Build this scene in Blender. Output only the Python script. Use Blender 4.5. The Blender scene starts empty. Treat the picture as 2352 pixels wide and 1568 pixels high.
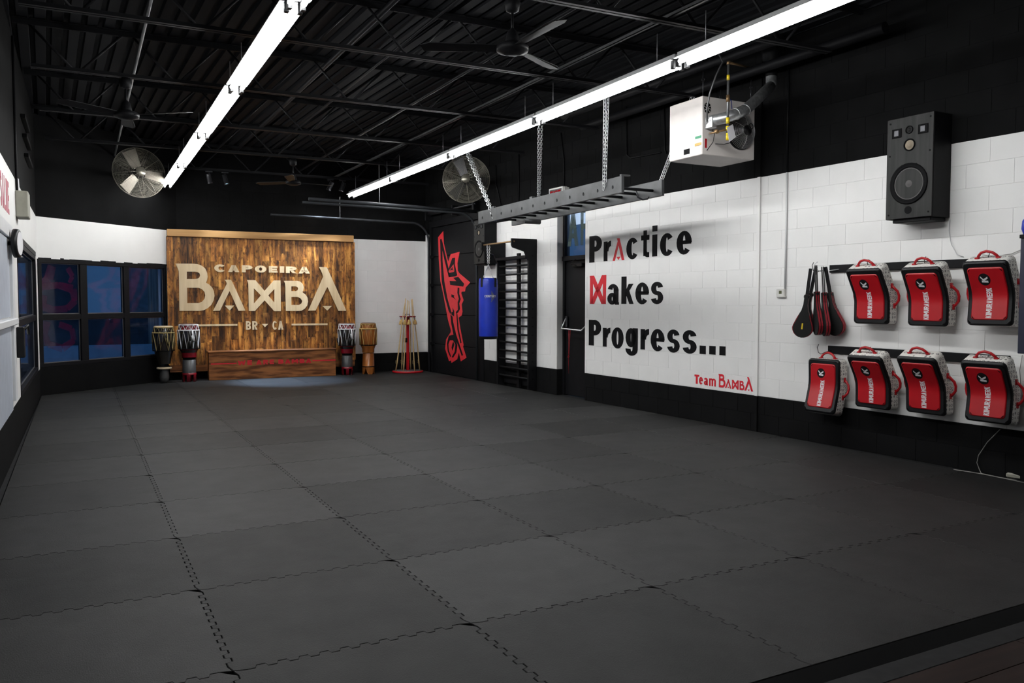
import bpy, bmesh, math, random
from math import sin, cos, pi, radians, atan2, sqrt
from mathutils import Vector, Matrix
random.seed(7)
SC = bpy.context.scene
COL = SC.collection

# ------------------------------------------------------------------ camera
FPX, YAW, PITCH, ROLL, HCAM = 1881.97, 0.487434, -0.0487176, 0.00056328, 1.411
_f = Vector((sin(YAW)*cos(PITCH), cos(YAW)*cos(PITCH), sin(PITCH)))
_r0 = Vector((cos(YAW), -sin(YAW), 0)); _u0 = _r0.cross(_f)
_r = _r0*cos(ROLL)+_u0*sin(ROLL); _u = -_r0*sin(ROLL)+_u0*cos(ROLL)
CAMP = Vector((0, 0, HCAM))
cam = bpy.data.cameras.new('camera'); cam.sensor_width = 36; cam.lens = FPX/2352*36
cam.clip_start = .05; cam.clip_end = 200
camo = bpy.data.objects.new('camera', cam); COL.objects.link(camo)
M = Matrix.Identity(4)
for i in range(3):
    M[i][0] = _r[i]; M[i][1] = _u[i]; M[i][2] = -_f[i]; M[i][3] = CAMP[i]
camo.matrix_world = M
SC.camera = camo
# ------------------------------------------------------------------ view, world
SC.view_settings.view_transform = 'Standard'; SC.view_settings.look = 'None'
SC.view_settings.gamma = 1; SC.view_settings.use_curve_mapping = False
SC.view_settings.exposure = 0.0
SC.cycles.use_denoising = True
SC.cycles.max_bounces = 8; SC.cycles.diffuse_bounces = 4; SC.cycles.glossy_bounces = 3
SC.cycles.transparent_max_bounces = 12; SC.cycles.transmission_bounces = 6
SC.cycles.sample_clamp_indirect = 4
SC.cycles.caustics_reflective = False; SC.cycles.caustics_refractive = False
W_ = bpy.data.worlds.new('dusk'); SC.world = W_; W_.use_nodes = True
nt = W_.node_tree; bg = nt.nodes['Background']
tc = nt.nodes.new('ShaderNodeTexCoord'); sp = nt.nodes.new('ShaderNodeSeparateXYZ')
rp = nt.nodes.new('ShaderNodeValToRGB')
nt.links.new(tc.outputs['Generated'], sp.inputs[0]); nt.links.new(sp.outputs[2], rp.inputs[0]); nt.links.new(rp.outputs[0], bg.inputs[0])
rp.color_ramp.elements[0].position = .0; rp.color_ramp.elements[0].color = (.055, .145, .28, 1)
rp.color_ramp.elements[1].position = .6; rp.color_ramp.elements[1].color = (.03, .11, .24, 1)
bg.inputs[1].default_value = .62
TUBE_POWER = 55.0     # emission strength of the fluorescent tubes
SPOT_POWER = 110.0

# ------------------------------------------------------------------ helpers
def tag(o, label=None, cat=None, group=None, kind=None):
    if label: o['label'] = label
    if cat: o['category'] = cat
    if group: o['group'] = group
    if kind: o['kind'] = kind
    return o

def node_mat(name, build):
    m = bpy.data.materials.new(name); m.use_nodes = True
    n = m.node_tree; b = n.nodes['Principled BSDF']; build(n, b); return m

def setp(b, **k):
    names = dict(rough='Roughness', metal='Metallic', spec='Specular IOR Level', trans='Transmission Weight', alpha='Alpha', coat='Coat Weight', sheen='Sheen Weight')
    for a, v in k.items(): b.inputs[names[a]].default_value = v

def noise_color(n, b, c1, c2, scale=6, detail=5, stretch=(1, 1, 1), rnd=0.0, bump=0.0, bscale=None, coord='Object', lo=.35, hi=.65):
    tc = n.nodes.new('ShaderNodeTexCoord'); mp = n.nodes.new('ShaderNodeMapping'); mp.inputs['Scale'].default_value = stretch
    n.links.new(tc.outputs[coord], mp.inputs[0])
    vec = mp.outputs[0]
    oi = n.nodes.new('ShaderNodeObjectInfo')
    add = n.nodes.new('ShaderNodeVectorMath'); add.operation = 'ADD'
    mul = n.nodes.new('ShaderNodeMath'); mul.operation = 'MULTIPLY'; mul.inputs[1].default_value = 37.0
    n.links.new(oi.outputs['Random'], mul.inputs[0]); n.links.new(vec, add.inputs[0]); n.links.new(mul.outputs[0], add.inputs[1])
    nz = n.nodes.new('ShaderNodeTexNoise'); nz.inputs['Scale'].default_value = scale; nz.inputs['Detail'].default_value = detail
    n.links.new(add.outputs[0], nz.inputs['Vector'])
    cr = n.nodes.new('ShaderNodeValToRGB'); cr.color_ramp.elements[0].color = (*c1, 1); cr.color_ramp.elements[1].color = (*c2, 1)
    cr.color_ramp.elements[0].position = lo; cr.color_ramp.elements[1].position = hi
    n.links.new(nz.outputs['Fac'], cr.inputs[0])
    out = cr.outputs[0]
    if rnd:
        mr = n.nodes.new('ShaderNodeMapRange'); mr.inputs['To Min'].default_value = 1-rnd; mr.inputs['To Max'].default_value = 1+rnd
        n.links.new(oi.outputs['Random'], mr.inputs[0])
        vm = n.nodes.new('ShaderNodeVectorMath'); vm.operation = 'SCALE'
        n.links.new(out, vm.inputs[0]); n.links.new(mr.outputs[0], vm.inputs['Scale']); out = vm.outputs[0]
    n.links.new(out, b.inputs['Base Color'])
    if bump:
        n2 = nz
        if bscale:
            n2 = n.nodes.new('ShaderNodeTexNoise'); n2.inputs['Scale'].default_value = bscale; n2.inputs['Detail'].default_value = 3
            n.links.new(add.outputs[0], n2.inputs['Vector'])
        bp = n.nodes.new('ShaderNodeBump'); bp.inputs['Strength'].default_value = bump; bp.inputs['Distance'].default_value = .004
        n.links.new(n2.outputs['Fac'], bp.inputs['Height']); n.links.new(bp.outputs[0], b.inputs['Normal'])
    return cr

def simple(name, c, rough=.5, metal=0, var=.12, scale=8, bump=0.0, bscale=None, spec=.5, rnd=0, **kw):
    def f(n, b):
        noise_color(n, b, tuple(x*(1-var) for x in c), tuple(min(1, x*(1+var)) for x in c), scale=scale, bump=bump, bscale=bscale, rnd=rnd)
        setp(b, rough=rough, metal=metal, spec=spec, **kw)
    return node_mat(name, f)

def wood(name, c1, c2, scale=3, stretch=(8, 8, .6), rough=.5, rnd=.2, spec=.4, lo=.3, hi=.7, bump=.1):
    def f(n, b):
        noise_color(n, b, c1, c2, scale=scale, detail=8, stretch=stretch, rnd=rnd, bump=bump, lo=lo, hi=hi); setp(b, rough=rough, spec=spec)
    return node_mat(name, f)

MT = {}
MT['white_wall'] = simple('white_block_paint', (.81, .80, .79), .55, var=.02, scale=3, bump=.08, bscale=90, rnd=.006)
MT['white_smooth'] = simple('white_smooth_paint', (.82, .81, .79), .5, var=.015, scale=2)
MT['black_wall'] = simple('black_block_paint', (.0062, .0062, .0065), .8, var=.15, scale=4, bump=.2, bscale=80, rnd=.08, spec=.05)
MT['black_paint'] = simple('black_satin_paint', (.0065, .0065, .0075), .5, var=.15, spec=.12)
MT['deck'] = simple('black_deck_paint', (.013, .0135, .0155), .6, var=.04, scale=1, spec=.06)
MT['joist'] = simple('black_joist_paint', (.010, .010, .0115), .5, var=.1, spec=.16)
MT['conduit'] = simple('grey_conduit', (.16, .16, .165), .4, metal=.6)
MT['dark_metal'] = simple('dark_metal', (.05, .05, .055), .35, metal=.7)
MT['steel'] = simple('zinc_steel', (.72, .72, .73), .38, metal=.75, var=.08)
MT['galv'] = simple('galvanised_sheet', (.66, .67, .68), .36, metal=.85, var=.2, scale=25)
def mat_mat():
    def f(n, b):
        noise_color(n, b, (.0115, .0115, .0118), (.0155, .0152, .015), scale=2.2, bump=.35, bscale=160, rnd=.25)
        oi = n.nodes.new('ShaderNodeObjectInfo'); tc = n.nodes.new('ShaderNodeTexCoord'); nz = n.nodes.new('ShaderNodeTexNoise'); nz.inputs['Scale'].default_value = 5; nz.inputs['Detail'].default_value = 9; nz.inputs['Roughness'].default_value = .65
        wn = n.nodes.new('ShaderNodeMath'); wn.operation = 'MULTIPLY'; wn.inputs[1].default_value = 91.7; n.links.new(oi.outputs['Random'], wn.inputs[0])
        ad = n.nodes.new('ShaderNodeVectorMath'); ad.operation = 'ADD'; n.links.new(tc.outputs['Object'], ad.inputs[0]); n.links.new(wn.outputs[0], ad.inputs[1]); n.links.new(ad.outputs[0], nz.inputs['Vector'])
        m1 = n.nodes.new('ShaderNodeMapRange'); m1.inputs['To Min'].default_value = .19; m1.inputs['To Max'].default_value = .25; n.links.new(oi.outputs['Random'], m1.inputs[0])
        m2 = n.nodes.new('ShaderNodeMapRange'); m2.inputs['From Min'].default_value = .35; m2.inputs['From Max'].default_value = .65; m2.inputs['To Min'].default_value = .85; m2.inputs['To Max'].default_value = 1.12; n.links.new(nz.outputs['Fac'], m2.inputs[0])
        mm = n.nodes.new('ShaderNodeMath'); mm.operation = 'MULTIPLY'; n.links.new(m1.outputs[0], mm.inputs[0]); n.links.new(m2.outputs[0], mm.inputs[1]); n.links.new(mm.outputs[0], b.inputs['Specular IOR Level'])
        setp(b, rough=.60)
    return node_mat('eva_foam_mat', f)
MT['mat'] = mat_mat()
MT['concrete'] = simple('painted_concrete', (.011, .011, .012), .7, var=.35, scale=14, bump=.3, spec=.2)
MT['strip'] = simple('edge_trim', (.0045, .0045, .005), .6, spec=.06)
MT['heater_paint'] = simple('cream_enamel', (.74, .69, .66), .35, var=.02)
MT['black_plastic'] = simple('black_plastic', (.008, .008, .009), .4, spec=.25)
MT['rubber'] = simple('black_rubber', (.012, .012, .012), .6, spec=.2)
MT['red_vinyl'] = simple('red_vinyl', (.43, .006, .012), .36, var=.06, spec=.45)
MT['red_paint'] = simple('red_wall_paint', (.62, .012, .025), .5, var=.05)
MT['mural_red'] = simple('mural_red', (.70, .028, .04), .5, var=.06)
MT['letter_black'] = simple('lettering_black', (.0065, .0065, .0075), .6, var=.1, spec=.08)
MT['white_print'] = simple('white_print', (.75, .74, .76), .5, var=.02)
MT['blue_vinyl'] = simple('blue_vinyl', (.012, .035, .42), .33, var=.08, bump=.2, bscale=12)
MT['grey_print'] = simple('grey_print', (.14, .15, .19), .5)
MT['shell_black'] = simple('lacquered_black', (.012, .010, .008), .16, var=.1, coat=.4)
MT['shell_red'] = simple('lacquered_red', (.16, .004, .010), .25, var=.2, coat=.3)
MT['drum_grey'] = simple('grey_stand', (.045, .045, .045), .4)
MT['shell_orange'] = wood('orange_lacquer_wood', (.15, .045, .009), (.33, .11, .022), scale=2, stretch=(5, 5, .6), rough=.3, rnd=0)
MT['tan_rope'] = simple('tan_rope', (.36, .27, .11), .8)
MT['light_rope'] = simple('golden_rope', (.60, .42, .15), .8)
MT['white_rope'] = simple('white_rope', (.72, .71, .72), .75)
MT['skin_head'] = simple('drum_skin', (.62, .50, .34), .6)
MT['dark_skin'] = simple('dark_drum_skin', (.09, .035, .02), .6)
MT['bamboo'] = wood('peeled_stick', (.42, .28, .12), (.62, .45, .22), scale=3, stretch=(6, 6, 2), rnd=.08)
MT['wicker'] = simple('wicker', (.46, .29, .09), .7, var=.35, scale=60)
MT['cone_grey'] = simple('paper_cone', (.075, .07, .07), .75)
MT['cone_tan'] = simple('tan_cone', (.27, .22, .16), .7)
MT['guard_wire'] = simple('fan_guard_wire', (.30, .28, .23), .35, metal=.7)
MT['fan_blade'] = simple('cream_fan_blade', (.55, .50, .42), .35, metal=.3)
MT['bench_wood'] = wood('bench_plywood', (.085, .028, .010), (.30, .115, .038), scale=2.6, stretch=(.9, 3, 6), rough=.5, rnd=0, lo=.38, hi=.60, spec=.2)
MT['cornice_wood'] = wood('cornice_pine', (.34, .17, .055), (.50, .28, .11), scale=2, stretch=(.5, 6, 6), rough=.45, rnd=0)
MT['letter_wood'] = wood('pale_pine', (.60, .43, .24), (.80, .63, .41), scale=2.2, stretch=(5, 5, .4), rough=.45, rnd=.03)
MT['floor_plank'] = wood('dark_floor_plank', (.008, .0035, .0025), (.018, .0075, .005), scale=3, stretch=(.7, 8, 8), rough=.5, rnd=.3, spec=.12)
MT['beam_paint'] = simple('dark_grey_beam_paint', (.036, .038, .04), .45, var=.3, scale=5)
MT['brass'] = simple('brass_fitting', (.32, .20, .10), .4, metal=.7)
MT['yellow'] = simple('yellow_coating', (.75, .55, .02), .45)
MT['blue_cord'] = simple('blue_cord', (.01, .03, .25), .5)
MT['beige'] = simple('beige_plastic', (.31, .30, .25), .5)
MT['thermo'] = simple('white_plastic', (.66, .65, .62), .4)
MT['cable'] = simple('grey_cable', (.25, .24, .22), .6)
MT['snow'] = simple('snow', (.80, .83, .88), .8, var=.04, bump=.5, bscale=3)
MT['ext_dark'] = simple('dark_exterior', (.02, .022, .03), .8, var=.3)
MT['ext_blue'] = simple('blue_outside_wall', (.10, .13, .30), .8, var=.3)
MT['ext_grey'] = simple('grey_exterior', (.42, .40, .38), .8, var=.2)
MT['ext_brown'] = wood('ribbed_siding', (.28, .16, .10), (.80, .58, .42), scale=2, stretch=(12, 12, .3), rnd=0)
MT['white_trim'] = simple('white_trim_paint', (.70, .70, .71), .4, var=.02)
MT['frost'] = simple('frosted_pane', (.52, .56, .64), .3, var=.06)

def planks_mat():
    def f(n, b):
        cr = noise_color(n, b, (.055, .020, .007), (.56, .26, .06), scale=3.0, detail=10, stretch=(5, 5, .8), rnd=.55, bump=.35, lo=.34, hi=.66)
        e = cr.color_ramp.elements.new(.5); e.color = (.27, .10, .020, 1)
        # knots and saw marks: darker blotches
        src = b.inputs['Base Color'].links[0].from_socket
        tc = n.nodes.new('ShaderNodeTexCoord'); oi = n.nodes.new('ShaderNodeObjectInfo'); mu = n.nodes.new('ShaderNodeMath'); mu.operation = 'MULTIPLY'; mu.inputs[1].default_value = 53
        mp = n.nodes.new('ShaderNodeMapping'); mp.inputs['Scale'].default_value = (1.6, 1.6, .75); n.links.new(tc.outputs['Object'], mp.inputs[0])
        n.links.new(oi.outputs['Random'], mu.inputs[0]); ad = n.nodes.new('ShaderNodeVectorMath'); ad.operation = 'ADD'; n.links.new(mp.outputs[0], ad.inputs[0]); n.links.new(mu.outputs[0], ad.inputs[1])
        nz = n.nodes.new('ShaderNodeTexNoise'); nz.inputs['Scale'].default_value = 14; nz.inputs['Detail'].default_value = 6; nz.inputs['Roughness'].default_value = .7; n.links.new(ad.outputs[0], nz.inputs['Vector'])
        c2 = n.nodes.new('ShaderNodeValToRGB'); c2.color_ramp.elements[0].position = .36; c2.color_ramp.elements[0].color = (.22, .18, .16, 1); c2.color_ramp.elements[1].position = .50; c2.color_ramp.elements[1].color = (1, 1, 1, 1); n.links.new(nz.outputs['Fac'], c2.inputs[0])
        mx = n.nodes.new('ShaderNodeVectorMath'); mx.operation = 'MULTIPLY'; n.links.new(src, mx.inputs[0]); n.links.new(c2.outputs[0], mx.inputs[1]); n.links.new(mx.outputs[0], b.inputs['Base Color'])
        setp(b, rough=.42, spec=.35)
    return node_mat('reclaimed_wood_plank', f)
MT['plank'] = planks_mat()

def pattern_mat():   # white fabric printed with small grey rings
    def f(n, b):
        tc = n.nodes.new('ShaderNodeTexCoord'); v = n.nodes.new('ShaderNodeTexVoronoi'); v.inputs['Scale'].default_value = 27; v.inputs['Randomness'].default_value = .35
        n.links.new(tc.outputs['Object'], v.inputs['Vector'])
        cr = n.nodes.new('ShaderNodeValToRGB'); e = cr.color_ramp.elements
        e[0].position = .20; e[0].color = (.74, .72, .69, 1); e[1].position = .26; e[1].color = (.16, .15, .15, 1)
        a = e.new(.33); a.color = (.20, .19, .19, 1); c = e.new(.40); c.color = (.76, .74, .70, 1)
        n.links.new(v.outputs['Distance'], cr.inputs[0]); n.links.new(cr.outputs[0], b.inputs['Base Color']); setp(b, rough=.6)
    return node_mat('ring_printed_fabric', f)
MT['pattern'] = pattern_mat()

def emis(name, c, s):
    m = bpy.data.materials.new(name); m.use_nodes = True; n = m.node_tree
    for x in list(n.nodes): n.nodes.remove(x)
    e = n.nodes.new('ShaderNodeEmission'); o = n.nodes.new('ShaderNodeOutputMaterial'); e.inputs[0].default_value = (*c, 1); e.inputs[1].default_value = s
    n.links.new(e.outputs[0], o.inputs[0]); return m
MT['tube'] = emis('fluorescent_tube_glow', (.985, 1.0, .995), TUBE_POWER)
MT['lens'] = emis('spot_lens_glow', (.45, .75, 1.0), 3.0)
MT['lightbox'] = emis('sign_light_glow', (.85, .95, 1.0), 1.2)
MT['exit_glow'] = emis('exit_letter_glow', (.55, .02, .03), .5)
MT['lcd'] = emis('lcd_glow', (.16, .17, .10), .5)

def glass_mat(name, tint, haze, hz_c):
    m = bpy.data.materials.new(name); m.use_nodes = True; n = m.node_tree
    for x in list(n.nodes): n.nodes.remove(x)
    o = n.nodes.new('ShaderNodeOutputMaterial'); t = n.nodes.new('ShaderNodeBsdfTransparent'); t.inputs[0].default_value = (*tint, 1)
    g = n.nodes.new('ShaderNodeBsdfGlossy'); g.inputs['Roughness'].default_value = .04
    d = n.nodes.new('ShaderNodeBsdfTranslucent'); d.inputs[0].default_value = (*hz_c, 1)
    tc = n.nodes.new('ShaderNodeTexCoord'); nz = n.nodes.new('ShaderNodeTexNoise'); nz.inputs['Scale'].default_value = 3.0; nz.inputs['Detail'].default_value = 8
    n.links.new(tc.outputs['Object'], nz.inputs['Vector'])
    mr = n.nodes.new('ShaderNodeMapRange'); mr.inputs['From Min'].default_value = .3; mr.inputs['From Max'].default_value = .75
    mr.inputs['To Min'].default_value = haze*.45; mr.inputs['To Max'].default_value = min(.95, haze*1.4); n.links.new(nz.outputs['Fac'], mr.inputs[0])
    m1 = n.nodes.new('ShaderNodeMixShader'); n.links.new(mr.outputs[0], m1.inputs[0]); n.links.new(t.outputs[0], m1.inputs[1]); n.links.new(d.outputs[0], m1.inputs[2])
    lw_ = n.nodes.new('ShaderNodeLayerWeight'); lw_.inputs[0].default_value = .5; pw = n.nodes.new('ShaderNodeMath'); pw.operation = 'POWER'; pw.inputs[1].default_value = 5; n.links.new(lw_.outputs['Facing'], pw.inputs[0])
    fr = n.nodes.new('ShaderNodeMath'); fr.operation = 'MULTIPLY_ADD'; fr.inputs[1].default_value = .93; fr.inputs[2].default_value = .035; n.links.new(pw.outputs[0], fr.inputs[0])
    m2 = n.nodes.new('ShaderNodeMixShader'); n.links.new(fr.outputs[0], m2.inputs[0]); n.links.new(m1.outputs[0], m2.inputs[1]); n.links.new(g.outputs[0], m2.inputs[2])
    n.links.new(m2.outputs[0], o.inputs[0]); return m
MT['glass'] = glass_mat('misted_window_glass', (.78, .84, .95), .13, (.5, .6, .75))
def film_mat(name, c, op):
    m = bpy.data.materials.new(name); m.use_nodes = True; n = m.node_tree
    for x in list(n.nodes): n.nodes.remove(x)
    o = n.nodes.new('ShaderNodeOutputMaterial'); t = n.nodes.new('ShaderNodeBsdfTransparent'); d = n.nodes.new('ShaderNodeBsdfDiffuse'); d.inputs[0].default_value = (*c, 1)
    tc = n.nodes.new('ShaderNodeTexCoord'); nz = n.nodes.new('ShaderNodeTexNoise'); nz.inputs['Scale'].default_value = 5.0; nz.inputs['Detail'].default_value = 6
    n.links.new(tc.outputs['Object'], nz.inputs['Vector']); mr = n.nodes.new('ShaderNodeMapRange'); mr.inputs['From Min'].default_value = .3; mr.inputs['From Max'].default_value = .7
    mr.inputs['To Min'].default_value = op*.5; mr.inputs['To Max'].default_value = min(1, op*1.4); n.links.new(nz.outputs['Fac'], mr.inputs[0])
    x = n.nodes.new('ShaderNodeMixShader'); n.links.new(mr.outputs[0], x.inputs[0]); n.links.new(t.outputs[0], x.inputs[1]); n.links.new(d.outputs[0], x.inputs[2]); n.links.new(x.outputs[0], o.inputs[0]); return m
MT['reflection_red'] = film_mat('red_reflection_paint', (.24, .012, .05), .42)  # red tint that paints the mural's reflection on the panes
MT['film_green'] = film_mat('olive_window_film', (.07, .095, .09), .85)

class MB:
    """collects primitives and links them as ONE mesh object"""
    def __init__(s): s.v = []; s.f = []; s.sm = []
    def add(s, vs, fs, smooth=False):
        o = len(s.v); s.v += [tuple(v) for v in vs]
        for f in fs: s.f.append([i+o for i in f]); s.sm.append(smooth)
        return s
    def box(s, x0, x1, y0, y1, z0, z1, T=None):
        if x0 > x1: x0, x1 = x1, x0
        if y0 > y1: y0, y1 = y1, y0
        if z0 > z1: z0, z1 = z1, z0
        vs = [(x, y, z) for x in (x0, x1) for y in (y0, y1) for z in (z0, z1)]
        if T: vs = [T @ Vector(v) for v in vs]
        return s.add(vs, [(0, 1, 3, 2), (4, 6, 7, 5), (0, 4, 5, 1), (2, 3, 7, 6), (0, 2, 6, 4), (1, 5, 7, 3)])
    def bbox(s, x0, x1, y0, y1, z0, z1, c=.003, T=None):   # box with chamfered edges
        if x0 > x1: x0, x1 = x1, x0
        if y0 > y1: y0, y1 = y1, y0
        if z0 > z1: z0, z1 = z1, z0
        bm = bmesh.new(); bmesh.ops.create_cube(bm, size=1)
        for v in bm.verts: v.co = Vector(((x0+x1)/2+v.co.x*(x1-x0), (y0+y1)/2+v.co.y*(y1-y0), (z0+z1)/2+v.co.z*(z1-z0)))
        c = min(c, .45*min(x1-x0, y1-y0, z1-z0))
        bmesh.ops.bevel(bm, geom=bm.edges[:], offset=c, segments=1, affect='EDGES')
        vs = [v.co.copy() for v in bm.verts]; 
        if T: vs = [T @ v for v in vs]
        bm.verts.index_update(); fs = [[v.index for v in f.verts] for f in bm.faces]; bm.free()
        return s.add(vs, fs)
    def ring_verts(s, c, t, r, n, ref=None, sx=1):
        t = Vector(t).normalized()
        a = Vector(ref) if ref is not None else (Vector((0, 0, 1)) if abs(t.z) < .9 else Vector((1, 0, 0)))
        x = (a - t*a.dot(t)).normalized(); y = t.cross(x)
        return [Vector(c)+x*(r*cos(2*pi*i/n))+y*(r*sx*sin(2*pi*i/n)) for i in range(n)]
    def tube(s, pts, r, n=8, closed=False, caps=True, smooth=True):
        pts = [Vector(p) for p in pts]; m = len(pts); rr = r if isinstance(r, (list, tuple)) else [r]*m
        vs = []; ref = None
        for i, p in enumerate(pts):
            if closed: t = pts[(i+1) % m]-pts[i-1]
            else: t = pts[min(i+1, m-1)]-pts[max(i-1, 0)]
            t = t.normalized()
            if ref is None: ref = Vector((0, 0, 1)) if abs(t.z) < .9 else Vector((1, 0, 0))
            x = ref - t*ref.dot(t)
            if x.length < 1e-4: x = Vector((1, 0, 0)) - t*t.x
            x.normalize(); ref = x; y = t.cross(x)
            vs += [p+x*(rr[i]*cos(2*pi*k/n))+y*(rr[i]*sin(2*pi*k/n)) for k in range(n)]
        fs = []
        for i in range(m if closed else m-1):
            j = (i+1) % m
            for k in range(n): fs.append((i*n+k, i*n+(k+1) % n, j*n+(k+1) % n, j*n+k))
        s.add(vs, fs, smooth)
        if caps and not closed:
            o = len(s.v)-m*n
            s.f.append([o+k for k in range(n)][::-1]); s.sm.append(False); s.f.append([o+(m-1)*n+k for k in range(n)]); s.sm.append(False)
        return s
    def cyl(s, p0, p1, r, n=12, r1=None): return s.tube([p0, p1], [r, r if r1 is None else r1], n)
    def lathe(s, prof, n=24, c=(0, 0, 0), axis='z', smooth=True, a0=0, a1=2*pi):
        vs = []; full = abs(a1-a0-2*pi) < 1e-6; k = n if full else n+1
        for r, h in prof:
            for i in range(k):
                a = a0+(a1-a0)*i/n; p = (r*cos(a), r*sin(a), h)
                if axis == 'y': p = (p[0], -p[2], p[1])
                elif axis == 'x': p = (p[2], p[0], p[1])
                vs.append((c[0]+p[0], c[1]+p[1], c[2]+p[2]))
        fs = []
        for j in range(len(prof)-1):
            for i in range(n):
                i2 = (i+1) % k
                fs.append((j*k+i, j*k+i2, (j+1)*k+i2, (j+1)*k+i))
        return s.add(vs, fs, smooth)
    def disc(s, c, r, y0, y1, n=24, rz=None):   # coin facing -y, from y0 (front) to y1
        rz = rz or r
        vs = [(c[0]+r*cos(2*pi*i/n), y, c[1]+rz*sin(2*pi*i/n)) for y in (y0, y1) for i in range(n)]
        return s.add(vs, [list(range(n)), list(range(2*n-1, n-1, -1))]+[(i, n+i, n+(i+1) % n, (i+1) % n) for i in range(n)])
    def poly(s, pts, y0, y1, F=None):   # prism of a polygon given in x,z
        n = len(pts); vs = [(p[0], y, p[1]) for y in (y0, y1) for p in pts]
        if F: vs = [F(*v) for v in vs]
        return s.add(vs, [list(range(n)), list(range(2*n-1, n-1, -1))]+[(i, n+i, n+(i+1) % n, (i+1) % n) for i in range(n)])
    def torus(s, c, R, r, n=32, m=6, axis=None, T=None):
        pts = [Vector((R*cos(2*pi*i/n), R*sin(2*pi*i/n), 0)) for i in range(n)]
        if axis is not None:
            q = Vector((0, 0, 1)).rotation_difference(Vector(axis)); pts = [q @ p for p in pts]
        return s.tube([Vector(c)+p for p in pts], r, m, closed=True)
    def mesh(s, name, mat):
        me = bpy.data.meshes.new(name); me.from_pydata(s.v, [], s.f)
        me.polygons.foreach_set('use_smooth', s.sm)
        bm = bmesh.new(); bm.from_mesh(me); bmesh.ops.recalc_face_normals(bm, faces=bm.faces[:]); bm.to_mesh(me); bm.free()
        if mat is not None: me.materials.append(MT[mat] if isinstance(mat, str) else mat)
        me.update(); return me
    def build(s, name, mat, parent=None, **tg):
        return put(name, s.mesh(name, mat), parent, **tg)

def put(name, me, parent=None, loc=None, rz=None, **tg):
    o = bpy.data.objects.new(name, me); COL.objects.link(o)
    if parent: o.parent = parent
    if loc is not None: o.location = loc
    if rz is not None: o.rotation_euler = (0, 0, rz)
    return tag(o, **tg)

def empty(name, loc=(0, 0, 0), rz=0, label=None, cat=None, group=None, kind=None):
    o = bpy.data.objects.new(name, None); COL.objects.link(o); o.location = loc; o.rotation_euler = (0, 0, rz); o.empty_display_size = .1
    return tag(o, label, cat, group, kind)

def copy_tree(o, parent=None, loc=None, rz=None, label=None):
    c = o.copy(); COL.objects.link(c)
    if parent: c.parent = parent
    if loc is not None: c.location = loc
    if rz is not None: c.rotation_euler = (0, 0, rz)
    if label: c['label'] = label
    for ch in list(o.children): copy_tree(ch, c)
    return c

class Fr:
    """an upright frame: x to the right when you face the surface, y into the surface, z up"""
    def __init__(s, o, rz): s.o = Vector(o); s.rz = rz; s.x = Vector((cos(rz), sin(rz), 0)); s.y = Vector((-sin(rz), cos(rz), 0))
    def w(s, x, y, z): return s.o+s.x*x+s.y*y+Vector((0, 0, z))
    def hit(s, px, py, y=0):     # where the sight line through a photo pixel meets the plane y = const of this frame
        d = _f+_r*((px-1176)/FPX)-_u*((py-784)/FPX)
        c = CAMP-s.o; t = (y-c.dot(s.y))/d.dot(s.y); p = c+d*t
        return p.dot(s.x), p.z
    def mat(s): return Matrix.Translation(s.o) @ Matrix.Rotation(s.rz, 4, 'Z')
def ray_z(px, py, z):
    d = _f+_r*((px-1176)/FPX)-_u*((py-784)/FPX); return CAMP+d*((z-HCAM)/d.z)
def ray_y(px, py, Y):
    d = _f+_r*((px-1176)/FPX)-_u*((py-784)/FPX); return CAMP+d*(Y/d.y)
def ray_x(px, py, X):
    d = _f+_r*((px-1176)/FPX)-_u*((py-784)/FPX); return CAMP+d*(X/d.x)

RZ = atan2(-1, .03)                 # right wall frame rotation: local x = -(along wall), y = into the wall
def WX(a): return 6.83-.03*a
def RW(a, out=0.0, z=0.0):          # a point on the right wall, a = distance down the room
    return Vector((WX(a)-out, a-.03*out, z))
FW = Fr(RW(0), RZ)                  # local x = -a (about)
NW = sqrt(1+.03**2)

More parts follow.
